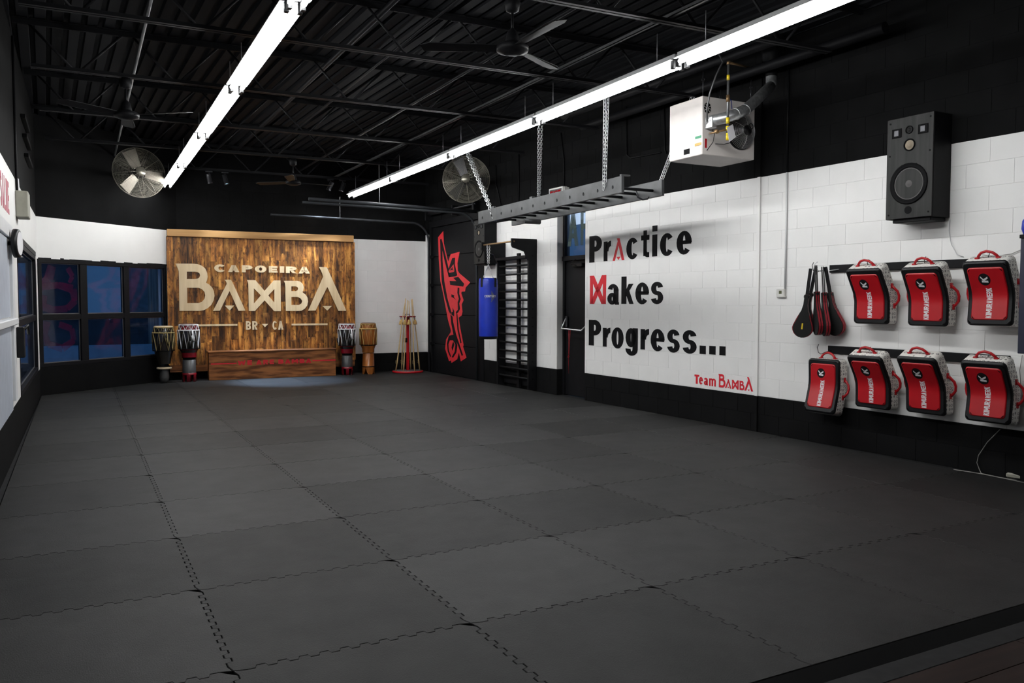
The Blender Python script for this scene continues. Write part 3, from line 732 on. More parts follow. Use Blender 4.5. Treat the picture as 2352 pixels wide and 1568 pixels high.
jl = ['black open-web roof joist nearest the back wall', 'black open-web roof joist second from the back wall', 'black open-web roof joist third from the back wall', 'black open-web roof joist fourth from the back wall, above the monkey bar ladder',
      'black open-web roof joist fifth from the back wall, beside the heater flue', 'black open-web roof joist nearest the camera in view', 'black open-web roof joist overhead just out of view']
for i, y in enumerate(jy):
    o = j0 if i == 0 else copy_tree(j0)
    o.location = (0, y, JZ); tag(o, jl[i], 'joist', 'black roof joists')
# bridging bars and conduits along the room
def bar(name, pts, r, mat, label, cat, group=None, n=8):
    m = MB(); m.tube(pts, r, n); return m.build(name, mat, None, label=label, cat=cat, group=group)
m = MB(); m.box(-.014, .014, 3.0, 15.9, 0, .006); m.box(-.014, -.009, 3.0, 15.9, 0, .03)
o = m.build('bridging_bar', 'conduit', None, label='long grey steel bar running down the room above the right light row, under the joists', cat='bar'); o.location = (4.36, 0, 3.742); 
bar('ceiling_pipe', [(.555, 2.5, 3.80), (.60, 15.6, 3.80)], .015, 'conduit', 'grey pipe under the deck left of the left light row', 'pipe')
bar('ceiling_conduit', [(3.05, 3.0, 4.10), (3.10, 15.9, 4.10)], .016, 'joist', 'thin black conduit along the middle of the roof deck', 'conduit')
bar('ceiling_conduit', [(3.62, 3.0, 3.80), (3.66, 15.2, 3.80)], .017, 'joist', 'black conduit passing through the joist webs right of the middle ceiling fan', 'conduit')
bar('ceiling_conduit', [(2.55, 3.0, 4.08), (2.55, 15.2, 4.08)], .028, 'joist', 'fat black pipe high under the deck in the middle of the room', 'conduit')
for k, (x, y0, y1, z, r, l) in enumerate([(5.85, 5.7, 9.4, 3.86, .045, 'black pipe above the heater, left one of the two, ending in mid air'), (6.28, 4.9, 9.6, 3.80, .05, 'black pipe above the heater, right one of the two near the wall')]):
    bar('overhead_pipe', [(x, y0, z), (x-.1, y1, z)], r, 'black_paint', l, 'pipe', n=12)

# ================================================================== CEILING FANS
def make_cfan(a0):
    r = empty('ceiling_fan', (0, 0, 0))
    m = MB(); m.lathe([(0, .36), (.045, .36), (.062, .33), (.05, .27), (.025, .255), (0, .255)], 18); m.build('canopy', 'black_paint', r)
    m = MB(); m.cyl((0, 0, .26), (0, 0, .08), .011, 8); m.build('down_rod', 'black_paint', r)
    m = MB(); m.lathe([(.012, .14), (.04, .11), (.055, .045), (.055, .03), (.10, .02), (.125, 0), (.12, -.035), (.06, -.055), (0, -.058)], 24); m.build('motor', 'black_paint', r)
    b = MB(); b.add([(.09, -.045, -.022), (.20, -.055, -.02), (.60, -.075, -.012), (.68, -.05, -.012), (.70, .04, .006), (.62, .07, .012), (.20, .05, .004), (.09, .035, 0)]+[(.09, -.045, -.017), (.20, -.055, -.015), (.60, -.075, -.007), (.68, -.05, -.007), (.70, .04, .011), (.62, .07, .017), (.20, .05, .009), (.09, .035, .005)],
        [(0, 1, 2, 3, 4, 5, 6, 7), (15, 14, 13, 12, 11, 10, 9, 8)]+[(i, (i+1) % 8, 8+(i+1) % 8, 8+i) for i in range(8)])
    bm_ = b.mesh('blade', 'black_paint')
    for k in range(3):
        o = put('blade', bm_, r); o.rotation_euler = (0, 0, a0+k*2*pi/3)
    return r
for (x, y, z, a0, l) in [(.49, 9.40, 3.335, 1.5, 'black three-blade ceiling fan left of the left light row'), (2.97, 5.60, 3.345, .55, 'black three-blade ceiling fan nearest the camera between the light rows'), (3.12, 13.42, 3.335, 0.2, 'black three-blade ceiling fan near the back wall above the wooden panel')]:
    f_ = make_cfan(a0); f_.location = (x, y, z); tag(f_, l, 'ceiling fan', 'black ceiling fans')

# ================================================================== WALL FANS
def make_wfan(R, blades, tilt):
    r = empty('wall_fan', (0, 0, 0))
    g = MB()
    for side in (0, 1):
        for i in range(20):
            q = (i+1)/20; rr = R*(.19+.81*q); d = .105*(1-q**3)+.004
            yy = -d if side == 0 else d
            pts = [(rr*cos(2*pi*k/40), yy, rr*sin(2*pi*k/40)) for k in range(40)]
            g.tube(pts, .0017 if i < 19 else .005, 4, closed=True)
        for k in range(12):
            a = 2*pi*k/12+.13
            g.tube([(rr*cos(a), (-1 if side == 0 else 1)*(.105*(1-max(0, (rr/R-.19)/.81)**3)+.006), rr*sin(a)) for rr in [R*t for t in (.15, .35, .55, .75, .9, 1.0)]], .0026, 4)
    g.build('wire_guard', 'guard_wire', r)
    m = MB(); m.lathe([(0, .118), (R*.17, .112), (R*.19, .10), (R*.19, .09)], 24, axis='y'); o = m.build('centre_badge', 'guard_wire', r)
    m = MB(); word(m, 'MAXX', -R*.11, R*.11, -.014, .014, -.1225, -.1175); 
    m.v = []; m.f = []; m.sm = []
    m = MB(); m.lathe([(0, .06), (.075, .05), (.085, 0), (.085, -.16), (.06, -.2), (0, -.2)], 20, axis='y'); m.build('motor', 'dark_metal', r)
    b = MB(); n = 8; vs = []
    for th in (0, .004):
        for t in (.09, R*.5, R*.92):
            for s in (-1, 1):
                w = .055+.045*(t/R); vs.append((t, s*w*.42*tilt+th, s*w))
    b.add(vs, [(0, 1, 3, 2), (2, 3, 5, 4), (6, 8, 9, 7), (8, 10, 11, 9), (0, 2, 8, 6), (2, 4, 10, 8), (1, 7, 9, 3), (3, 9, 11, 5), (4, 5, 11, 10), (0, 6, 7, 1)])
    bme = b.mesh('blade', 'fan_blade')
    for k in range(blades):
        o = put('blade', bme, r); o.rotation_euler = (0, -(1.95+k*2*pi/blades), 0)
    m = MB(); m.cyl((0, .18, 0), (0, .50, 0), .022, 10); m.cyl((0, .50, -.12), (0, .50, .22), .02, 8); m.build('bracket', 'dark_metal', r)
    return r
f1 = make_wfan(.405, 3, 1); f1.location = (.93, 14.62, 3.485); f1.rotation_euler = (radians(-6), 0, radians(12)); tag(f1, 'large round wire-guarded fan with cream blades high on the left above the corner window', 'fan', 'wall-mounted drum fans')
f2 = make_wfan(.40, 3, 1); f2.location = (5.90, 12.8, 3.485); f2.rotation_euler = (radians(-4), 0, radians(-28)); 
for c in f2.children:
    if c.name.startswith('blade'):
        c.data.materials.clear(); c.data.materials.append(MT['dark_metal'])
tag(f2, 'large round wire-guarded fan on the right wall beside the slanting chain', 'fan', 'wall-mounted drum fans')

# ================================================================== CHAINS
def chain(a, b, name, label, link=.050, w=.0135, r=.0042, double=False, mat='steel', group=None):
    a = Vector(a); b = Vector(b); L = (b-a).length; n = max(2, int(L/(link*.74))); d = (b-a).normalized()
    mb = MB(); q = Vector((1, 0, 0)).rotation_difference(d)
    offs = [Vector((0, 0, 0))] if not double else [Vector((-.022, 0, 0)), Vector((.022, 0, 0))]
    for off in offs:
        for i in range(n):
            c = a+(b-a)*((i+.5)/n)+off*(1-.5*(i/n)); h = link/2-w
            loop = []
            for k in range(10):
                t = 2*pi*k/10; x = cos(t)*w+(h if cos(t) > 0.01 else -h); y = sin(t)*w
                loop.append(Vector((x, y if i % 2 == 0 else 0, 0 if i % 2 == 0 else y)))
            mb.tube([c+q @ p for p in loop], r, 5, closed=True)
    return mb.build(name, mat, None, label=label, cat='chain', group=group)

# ================================================================== MONKEY BARS
mk = empty('monkey_bar_ladder', (5.25, 7.34, 2.59))
L_ = 3.50; TH = atan2(.055, 3.50)
mk.rotation_euler = (-TH, 0, .012)
def beam(x):
    m = MB(); m.bbox(x-.019, x+.019, 0, L_, 0, .180, .003); return m.build('side_beam', 'beam_paint', mk)
beam(0); beam(.55)
rg = MB(); rg.cyl((-.025, 0, 0), (.575, 0, 0), .0165, 10); rgm = rg.mesh('rung', 'black_paint')
hl = MB(); hl.cyl((-.0205, 0, 0), (-.0195, 0, 0), .0145, 10); hlm = hl.mesh('bore_hole', 'strip')
for k in range(12):
    y = .16+k*.2915; put('rung', rgm, mk, loc=(.0+.004, y, .075)); put('bore_hole', hlm, mk, loc=(-.0005, y, .085))
for x in (.02, .56):
    pass
m = MB(); m.box(-.02, .10, -.0, .03, .180, .198); m.bbox(.0, .04, 3.05, 3.12, .180, .213); m.bbox(.02, .07, 2.0, 2.07, .180, .216); m.build('cleat', 'beam_paint', mk)
tag(mk, 'dark grey wooden monkey bar ladder hung horizontally on chains from the roof', 'monkey bars')
chain((5.07, 7.40, 3.695), ray_x(1388, 436, 5.222), 'hanging_chain', 'bright steel chain pair holding the near left corner of the monkey bar ladder', double=True, group='chains of the monkey bar ladder')
chain((ray_y(1241, 330, 9.24).x, 9.24, 3.695), (ray_x(1237, 440, 5.81).x, ray_x(1237, 440, 5.81).y, 2.74), 'hanging_chain', 'steel chain pair dropping to the far beam of the monkey bar ladder, behind its middle', double=True, group='chains of the monkey bar ladder')
chain((5.21, 11.30, 3.695), ray_x(1138, 506, 5.222), 'hanging_chain', 'thick bright steel chain slanting in front of the right wall fan to the ladder end', double=True, link=.056, w=.017, r=.0055, group='chains of the monkey bar ladder')
chain((6.16, 7.29, 3.695), (5.82, 7.44, 2.72), 'hanging_chain', 'steel chain from behind the heater to the right end of the ladder', double=True, group='chains of the monkey bar ladder')
m = MB(); m.cyl((5.45, 9.93, 2.515), (5.70, 9.93, 2.515), .036, 12); o = m.build('roller', 'beam_paint', mk); o.matrix_parent_inverse = (Matrix.Translation(mk.location) @ mk.rotation_euler.to_matrix().to_4x4()).inverted()
m = MB(); m.tube([(5.55, 7.51, 2.65), (5.57, 7.5, 2.575), (5.62, 7.48, 2.55), (5.68, 7.47, 2.56), (5.70, 7.47, 2.585)], .010, 6); o = m.build('hook', 'dark_metal', mk); o.matrix_parent_inverse = (Matrix.Translation(mk.location) @ mk.rotation_euler.to_matrix().to_4x4()).inverted()

# ================================================================== RIGHT WALL: DOORS
def on_rw(px, py, out=0):  x, z = FW.hit(px, py, -out); return x, z
MT['track_paint'] = simple('worn_track_paint', (.030, .032, .036), .6, spec=.15)
# overhead garage door
gd = empty('door_1', FW.o, FW.rz, kind='structure')
gx0, gx1 = GAR[0], GAR[1]
pz = [ZC, .555, 1.15, 1.74, 2.31, 2.90]
for k in range(5):
    m = MB(); m.bbox(gx0+.03, gx1-.02, .03, .075, pz[k]+.004, pz[k+1]-.004, .006)
    p = m.build('door_panel', 'black_paint', gd)
m = MB(); m.box(gx0, gx1, .075, .2, ZC, 2.97); m.build('backing', 'black_paint', gd)
m = MB(); m.bbox(gx1-.02, gx1+.20, -.012, .05, ZC, 2.97); m.build('jamb', 'black_paint', gd)
m = MB(); m.bbox(gx0-.06, gx0+.03, -.012, .05, ZC, 2.97); m.build('jamb', 'black_paint', gd)
m = MB(); m.bbox(gx0-.06, gx1+.20, -.012, .03, 2.90, 3.02); m.build('header', 'black_paint', gd)
def track(xa, name='vertical_track'):
    m = MB()
    pts = [(xa, -.06, ZC)]+[(xa, -.06, 2.60)]+[(xa, -.06-.35*(1-cos(t)), 2.62+.36*sin(t)) for t in [pi/2*k/8 for k in range(1, 9)]]+[(xa, -3.2, 3.0)]
    m.tube(pts, .022, 6); return m.build(name, 'track_paint', gd)
track(gx0+.02); track(gx1+.03)
m = MB(); m.tube([(gx1+.03, -.06, 3.02), (gx1+.03, -3.1, 3.06)], .028, 6); m.build('horizontal_track', 'track_paint', gd)
m = MB(); m.cyl((gx0-.02, -.10, 3.16), (gx1+.06, -.10, 3.16), .014, 8); m.build('torsion_shaft', 'dark_metal', gd)
m = MB(); m.cyl((gx0+.15, -.10, 3.16), (gx0+1.15, -.10, 3.16), .036, 12); m.build('torsion_spring', 'dark_metal', gd)
for xx in (gx0+.0, gx0+1.25, gx1):
    m = MB(); m.bbox(xx-.03, xx+.03, -.13, .0, 3.04, 3.22, .004); m.build('spring_bracket', 'black_paint', gd)
for z in (.56, 1.15, 1.74, 2.31):
    m = MB(); m.bbox(gx0-.02, gx0+.07, -.05, .03, z-.03, z+.03, .003); m.build('roller_hinge', 'black_paint', gd)
# hanging strap of the far track
for (x_, y_, z_) in ((gx1+.03, -1.9, 3.06), (gx0+.02, -1.9, 3.0)):
    m = MB(); m.bbox(x_-.015, x_+.015, y_-.004, y_+.004, z_, 3.75 if x_ > gx0+1 else 3.4, .001); m.build('track_strap', 'conduit', gd)
# painted mural on the door, layered vinyl
def mural(pts, layer, mat, nm):
    q = [FW.hit(985+x/4.126, 500+y/4.126, .03) for x, y in pts]
    m = MB(); m.poly(q, .0295-.0012*(layer+1), .0295-.0012*layer); return m.build(nm, mat, gd)
mural([(137, 125), (143, 240), (183, 415), (190, 400), (207, 345), (293, 322), (272, 430), (275, 500), (290, 525), (393, 612), (350, 660), (343, 698), (312, 700), (308, 715), (330, 780), (312, 820), (320, 890), (312, 925), (283, 945), (300, 1050), (330, 1205), (325, 1222), (358, 1325), (303, 1360), (285, 1275), (270, 1340), (215, 1375), (210, 1350), (192, 1358), (155, 1240), (165, 1150), (207, 1085), (210, 1068), (180, 960), (140, 740), (110, 600), (95, 400), (88, 185)], 0, 'mural_red', 'red_mural')
K = 'black_paint'
for pts in ([(108, 205), (120, 200), (130, 300), (130, 400), (148, 600), (176, 760), (214, 892), (205, 912), (188, 880), (152, 750), (124, 610), (113, 400)],
            [(120, 200), (150, 330), (195, 515), (243, 510), (252, 380), (222, 383), (203, 440), (183, 500), (190, 560), (210, 563), (262, 540), (247, 440), (252, 380), (243, 500), (195, 522)][:0] or [(120, 198), (132, 240), (196, 512), (205, 560), (190, 563), (148, 395), (128, 300)],
            [(222, 383), (250, 378), (247, 440), (270, 545), (248, 556), (190, 563), (188, 515), (183, 500), (202, 440)],
            [(198, 598), (262, 600), (232, 568), (280, 560), (335, 625), (326, 652), (204, 636)],
            [(275, 660), (290, 664), (289, 720), (303, 770), (289, 812), (297, 860), (280, 895), (262, 912), (256, 893), (277, 870), (274, 800), (285, 768), (271, 710)],
            [(215, 724), (242, 735), (238, 750), (258, 777), (230, 756), (215, 752)],
            [(226, 850), (242, 885), (240, 935), (215, 918), (214, 895), (228, 890)],
            [(205, 915), (226, 935), (232, 990), (258, 1100), (305, 1240), (325, 1300), (313, 1310), (282, 1220), (233, 1100), (213, 1000)],
            [(262, 912), (272, 912), (285, 1060), (311, 1185), (300, 1190), (272, 1060)],
            [(190, 1118), (237, 1105), (255, 1140), (272, 1210), (262, 1275), (232, 1325), (217, 1320), (245, 1270), (252, 1200), (230, 1160), (200, 1160), (186, 1200), (192, 1260), (212, 1312), (205, 1320), (180, 1265), (172, 1190)],
            [(232, 1170), (243, 1200), (225, 1262), (216, 1230), (222, 1200)]):
    mural(pts, 1, K, 'black_mural_detail')
mural([(188, 505), (236, 440), (243, 500), (240, 512), (195, 522)], 2, 'mural_red', 'red_mural_detail')
mural([(200, 500), (230, 462), (226, 480), (236, 500), (225, 492)], 3, K, 'black_mural_detail')

# exit door, recessed
dr = empty('door_2', FW.o, FW.rz, kind='structure')
dx0, dx1 = DOOR[0], DOOR[1]
m = MB(); m.box(dx0-.004, dx0, 0, .16, Z_LO, Z_HI); m.build('white_reveal', 'white_wall', dr)
m = MB(); m.bbox(dx0, dx0+.05, .10, .20, ZC, 3.05); m.bbox(dx1-.05, dx1, .10, .20, ZC, 3.05); m.bbox(dx0, dx1, .09, .20, 2.03, 2.10); m.bbox(dx0, dx1, .10, .2, 3.0, 3.05); m.build('frame', 'black_paint', dr)
m = MB(); m.bbox(dx0+.05, dx1-.05, .13, .175, ZC+.012, 2.03, .003); leaf = m.build('door_leaf', 'black_paint', dr)
m = MB(); m.box(dx0+.05, dx1-.05, .15, .156, 2.10, 3.0); tp_ = m.build('pane', 'glass', dr)
m = MB(); m.tube([(dx0+.10, .10, 1.16), (dx0+.10, .05, 1.06), (dx0+.10, .02, 1.0), (dx1-.12, .02, .985), (dx1-.10, .09, 1.06)], .011, 8); m.build('crash_bar', 'steel', leaf)
m = MB(); m.bbox(dx0+.075, dx0+.13, .09, .13, 1.02, 1.19, .01); m.build('latch_box', 'dark_metal', leaf)
m = MB(); m.bbox(dx0+.30, dx0+.55, .07, .13, 1.93, 1.985, .008); m.tube([(dx0+.42, .07, 1.95), (dx0+.30, .0, 1.97), (dx0+.42, .06, 2.04)], .008, 6); m.build('door_closer', 'black_plastic', leaf)
mm = MB(); letter(mm, 'A', dx0+.07, dx0+.36, 2.25, 2.78, .144, .147, .30, .14); letter(mm, 'F', dx0+.42, dx0+.66, 2.25, 2.80, .144, .147, .3, .14); mm.build('transom_lettering', 'film_green', dr)
m = MB(); m.tube([(dx0+.32, .005, .985), (dx0+.33, .0, .60), (dx0+.325, .0, .50), (dx0+.33, 0, .33)], .0022, 5); m.tube([(dx0+.36, .005, .985), (dx0+.335, .0, .60)], .003, 5); m.tube([(dx0+.30, 0, .57), (dx0+.33, -.005, .60), (dx0+.345, 0, .585), (dx0+.32, 0, .57)], .004, 5)
o = m.build('red_cord', 'red_vinyl', None, label='knotted red cord hanging from the crash bar of the exit door', cat='cord'); o.location = FW.o; o.rotation_euler = (0, 0, FW.rz)
# lit white sign board outside, behind the transom
m = MB(); m.bbox(dx0-3.6, dx0+1.4, 1.0, 1.08, 2.72, 3.3); m.bbox(dx0-3.5, dx0-3.4, 1.02, 1.07, -.3, 2.6); m.bbox(dx0+1.1, dx0+1.2, 1.02, 1.07, -.3, 2.6); o = m.build('sign_board', 'lightbox', None, label='bright white sign board outside, seen through the glass above the exit door', cat='sign'); o.location = FW.o; o.rotation_euler = (0, 0, FW.rz)

# pilaster strip and the shelf-like dark band above it
m = MB(); x, _ = on_rw(1740, 700); m.box(x-.012, x+.03, -.02, .02, Z_LO, Z_HI); o = m.build('trim_1', 'white_wall', None, kind='structure'); o.location = FW.o; o.rotation_euler = (0, 0, FW.rz)
m = MB(); m.box(x-.012, x+.03, -.02, .02, Z_HI, Z_TOP-.1); m.box(x-.012, x+.03, -.02, .02, ZC, Z_LO); o = m.build('trim_2', 'black_wall', None, kind='structure'); o.location = FW.o; o.rotation_euler = (0, 0, FW.rz)

# ------------------------------------------------------------------ painted lettering
def wall_letters(spec, ox, oy, sc, parent, mat0='letter_black'):
    for c, x0, x1, y0, y1, *r in spec:
        col = r[0] if r else mat0
        X0, _ = FW.hit(ox+x0/sc, oy+(y0+y1)/2/sc); X1, _ = FW.hit(ox+x1/sc, oy+(y0+y1)/2/sc)
        xm = ox+(x0+x1)/2/sc; _, Z1 = FW.hit(xm, oy+y0/sc); _, Z0 = FW.hit(xm, oy+y1/sc)
        m = MB()
        if c == 'A*':
            lg = lambda P: m.poly([(X0+(X1-X0)*p[0], Z0+(Z1-Z0)*p[1]) for p in P], -.0025, -.0005)
            lg([(0, 0), (.20, 0), (.56, .78), (.42, .86)]); lg([(.36, 1), (.58, 1), (1, 0), (.78, 0), (.46, .80)]); lg([(.33, .17), (.67, .17), (.5, .02)])
        elif c == 'M*':
            lg = lambda P: m.poly([(X0+(X1-X0)*p[0], Z0+(Z1-Z0)*p[1]) for p in P], -.0025, -.0005)
            lg([(.02, 0), (.20, 0), (.20, .8), (.0, 1), (.02, .9)]); lg([(.98, 1), (.80, .8), (.80, 0), (.98, 0), (1.0, .99)])
            lg([(0, 1), (.26, 1), (1-.02, 0), (.72, 0)]); lg([(.74, 1), (1, 1), (.28, 0), (.02, 0)])
        else: letter(m, c, X0, X1, Z0, Z1, -.0025, -.0005, .42 if c != 'm' else .36, .185)
        m.build('letter', col, parent)
R_ = 'red_paint'
def lettering(label, spec, ox, oy, sc, mat0='letter_black'):
    e = empty('wall_lettering', FW.o, FW.rz, label=label, cat='lettering'); wall_letters(spec, ox, oy, sc, e, mat0); return e
lettering('painted word "Practice" with a red letter A, top line on the white wall', [('P', 113, 250, 195, 485), ('r', 270, 350, 253, 472), ('A*', 368, 497, 222, 466, R_), ('c', 517, 652, 217, 453), ('t', 678, 768, 138, 432), ('i', 800, 855, 85, 422), ('c', 884, 1038, 167, 418), ('e', 1065, 1232, 142, 402)], 1330, 500, 4.7517)
lettering('painted word "Makes" with a red letter M, middle line on the white wall', [('M*', 117, 298, 628, 940, R_), ('a', 310, 437, 722, 948), ('k', 463, 597, 640, 940), ('e', 615, 765, 705, 945), ('s', 785, 920, 697, 943)], 1330, 500, 4.7517)
e = lettering('black painted word "Progress..." bottom line on the white wall', [('P', 107, 242, 1115, 1395), ('r', 260, 342, 1197, 1407), ('o', 355, 487, 1195, 1427), ('g', 508, 642, 1200, 1505), ('r', 672, 765, 1210, 1438), ('e', 782, 935, 1212, 1458), ('s', 962, 1100, 1218, 1472), ('s', 1130, 1285, 1225, 1483)], 1330, 500, 4.7517)
wall_letters([('.', 1000, 1040, 1158, 1212), ('.', 1062, 1103, 1160, 1215), ('.', 1127, 1167, 1162, 1220)], 1250, 380, 2.8, e)

# the carved word mark, outlines measured on the wooden panel
sc4 = lambda pts, ox=390: [(ox+x/7.84, 580+y/7.84) for x, y in pts]
LOGO = {
 'B': (sc4([(100, 197), (420, 200), (500, 207), (580, 238), (640, 290), (672, 365), (680, 435), (668, 495), (652, 542), (705, 572), (760, 625), (793, 695), (803, 775), (788, 860), (745, 940), (680, 1000), (605, 1038), (540, 1048), (172, 1048), (165, 500), (158, 330), (130, 258)]),
       [sc4([(305, 342), (455, 342), (503, 350), (535, 375), (545, 408), (533, 445), (500, 468), (455, 476), (305, 476)]), sc4([(312, 632), (510, 632), (575, 655), (622, 705), (638, 768), (624, 830), (582, 882), (520, 908), (312, 908)])]),
 'A': (sc4([(985, 487), (1100, 487), (1130, 540), (1360, 1045), (1235, 1047), (1075, 690), (900, 1045), (778, 1048), (1025, 560), (1012, 522)]), []),
 'A2': (sc4([(987, 952), (1160, 952), (1075, 1042)]), []),
 'M': (sc4([(1390, 492), (1540, 495), (1705, 690), (1871, 500), (1992, 500), (1996, 1052), (1876, 1052), (1706, 858), (1530, 1050), (1420, 1050), (1412, 560)]), [sc4([(1512, 640), (1512, 918), (1638, 770)]), sc4([(1881, 655), (1881, 900), (1771, 770)])]),
 'B2': (sc4([(405, 508), (640, 508), (700, 520), (745, 565), (762, 620), (755, 675), (738, 712), (798, 758), (832, 815), (842, 880), (825, 950), (780, 1010), (720, 1045), (660, 1050), (440, 1050), (432, 620), (425, 550)], 600), [sc4([(540, 608), (620, 608), (652, 622), (662, 650), (650, 680), (620, 692), (540, 692)], 600), sc4([(540, 797), (650, 797), (705, 822), (738, 870), (722, 915), (680, 942), (540, 942)], 600)]),
 'A3': (sc4([(1035, 258), (1175, 262), (1200, 310), (1530, 1047), (1385, 1047), (1188, 615), (975, 1042), (842, 1045), (1112, 435), (1095, 372), (1072, 320)], 600), []),
 'A4': (sc4([(1098, 958), (1270, 958), (1185, 1042)], 600), []),
}
FP = Fr((1.415, 15.695, 0), -.03)         # face of the wooden panel
LG = {k: ([FP.hit(*p) for p in a], [[FP.hit(*p) for p in h] for h in hs]) for k, (a, hs) in LOGO.items()}
lx0 = min(p[0] for a, h in LG.values() for p in a); lx1 = max(p[0] for a, h in LG.values() for p in a)
lz0 = min(p[1] for a, h in LG.values() for p in a); lz1 = max(p[1] for a, h in LG.values() for p in a)
# small red "Team" word mark on the wall
tm = empty('wall_lettering', FW.o, FW.rz, label='small red "Team" word mark painted low on the white wall by the pilaster', cat='lettering')
wall_letters([(c, a, b, t, u, R_) for c, a, b, t, u in [('T', 212, 360, 278, 568), ('e', 356, 480, 352, 588), ('a', 512, 638, 375, 612), ('m', 676, 890, 400, 645)]], 1580, 840, 13.835, tm)
bx0, bz1 = FW.hit(1580+975/13.835, 840+250/13.835); bx1, bz0 = FW.hit(1580+2075/13.835, 840+820/13.835); _, bz0b = FW.hit(1580+1000/13.835, 840+680/13.835); bz0 = (bz0+bz0b)/2
for k, (a, hs) in LG.items():
    f = lambda p: (bx0+(p[0]-lx0)/(lx1-lx0)*(bx1-bx0), bz0+(p[1]-lz0)/(lz1-lz0)*(bz1-bz0))
    plate('letter', [[f(p) for p in a]]+[[f(p) for p in h] for h in hs], .002, 'red_paint', tm, y=-.0005)

# ================================================================== WOODEN PANEL
pn = empty('plank_sign', FP.o, FP.rz, label='large stained plank panel carrying the pale wooden word mark on the back wall', cat='sign panel')
PW = 3.385; PZ0, PZ1 = .27, 2.56
m = MB(); m.box(0, PW, .012, .07, PZ0, PZ1); m.build('backing', 'strip', pn)
random.seed(11); cache = {}
x = 0
while x < PW-.02:
    w = random.choice([.085, .10, .13]); w = min(w, PW-x); z = PZ0
    if PW-x-w < .04: w = PW-x
    while z < PZ1-.01:
        h = random.choice([.45, .6, .75, .95, 1.2]); 
        if z == PZ0: h *= random.uniform(.3, 1)
        if PZ1-z-h < .15: h = PZ1-z
        m = MB(); m.bbox(.0008, w-.0008, random.uniform(-.003, .002), .013, .0008, h-.0008, .0012)
        m.build('plank', 'plank', pn).location = (x, 0, z); z += h
    x += w
m = MB(); m.bbox(.01, PW-.03, -.045, .07, PZ1, 2.685, .005); m.build('cornice_board', 'cornice_wood', pn)
m = MB(); m.box(.02, PW-.02, -.01, .065, .15, .27); m.build('lower_rail', 'bench_wood', pn)
for k, (a, hs) in LG.items(): plate('letter', [a]+hs, .014, 'letter_wood', pn, y=-.003)
def on_panel(x, y, ox=390): return FP.hit(ox+x/7.84, 580+y/7.84)
for c, a, b, t, u, ox in [('C', 800, 1010, 210, 350, 390), ('A', 1045, 1250, 225, 350, 390), ('P', 1295, 1487, 228, 355, 390), ('O', 1530, 1737, 232, 360, 390), ('E', 135, 290, 243, 360, 600), ('I', 330, 410, 246, 364, 600), ('R', 440, 635, 250, 370, 600), ('A', 672, 872, 254, 376, 600)]:
    x0, _ = on_panel(a, (t+u)/2, ox); x1, _ = on_panel(b, (t+u)/2, ox); _, z1 = on_panel((a+b)/2, t, ox); _, z0 = on_panel((a+b)/2, u, ox)
    m = MB(); letter(m, c, x0, x1, z0, z1, -.017, -.003, .36, .27); m.build('letter', 'letter_wood', pn)
for c, a, b, t, u, ox in [('B', 1368, 1458, 1232, 1388, 390), ('R', 1484, 1578, 1232, 1388, 390), ('C', 200, 285, 1228, 1388, 600), ('A', 303, 395, 1228, 1388, 600)]:
    x0, _ = on_panel(a, (t+u)/2, ox); x1, _ = on_panel(b, (t+u)/2, ox); _, z1 = on_panel((a+b)/2, t, ox); _, z0 = on_panel((a+b)/2, u, ox)
    m = MB(); letter(m, c, x0, x1, z0, z1, -.017, -.003, .36, .17); m.build('letter', 'letter_wood', pn)
m = MB(); m.poly([on_panel(1655, 1282), on_panel(1770, 1282), on_panel(1712, 1340)], -.017, -.003); m.build('triangle', 'letter_wood', pn)
a, b = on_panel(440, 1305), on_panel(1215, 1305); m = MB(); m.box(a[0]-.05, b[0], -.017, -.003, (a[1]+b[1])/2-.017, (a[1]+b[1])/2+.017); m.build('bar', 'letter_wood', pn)
a, b = on_panel(545, 1295, 600), on_panel(1190, 1295, 600); m = MB(); m.box(a[0], b[0], -.017, -.003, a[1]-.017, a[1]+.017); m.build('bar', 'letter_wood', pn)

# bench box in front of the panel
FBn = Fr((2.05, 15.40, 0), -.035)
bn = empty('bench', FBn.o, FBn.rz, label='long brown plywood box bench with red lettering in front of the wooden panel', cat='bench')
BW = 2.275
m = MB(); m.bbox(0, BW, 0, .245, .001, .495, .004); m.build('box', 'bench_wood', bn)
m = MB(); m.bbox(-.012, BW+.012, -.02, .25, .495, .52, .004); m.build('lid', 'bench_wood', bn, label='bench lid')
def ob(x, y): return FBn.hit(470+x/7.35, 790+y/7.35)
word_ = [('W', 560, 690), ('E', 722, 800), ('A', 872, 962), ('R', 990, 1075), ('E', 1100, 1172), ('B', 1245, 1335), ('A', 1357, 1450), ('M', 1470, 1580), ('B', 1603, 1690), ('A', 1708, 1800)]
for c, a, b in word_:
    ym = 316-(a-560)*.030; x0 = ob(a, ym)[0]; x1 = ob(b, ym)[0]; zc = ob((a+b)/2, ym)[1]
    m = MB(); letter(m, c, x0, x1, zc-.041, zc+.041, -.0025, 0, .36, .27); m.build('letter', 'red_paint', bn)
for a, b in ((105, 540), (1820, 2215)):
    x0, z0 = ob(a, 338-(a-105)*.034); x1, z1 = ob(b, 338-(b-105)*.034); z0 = z1 = (z0+z1)/2
    m = MB(); m.box(max(0.0, x0), min(BW, x1), -.0025, 0, z0-.011, z0+.011); m.build('stripe', 'red_paint', bn)

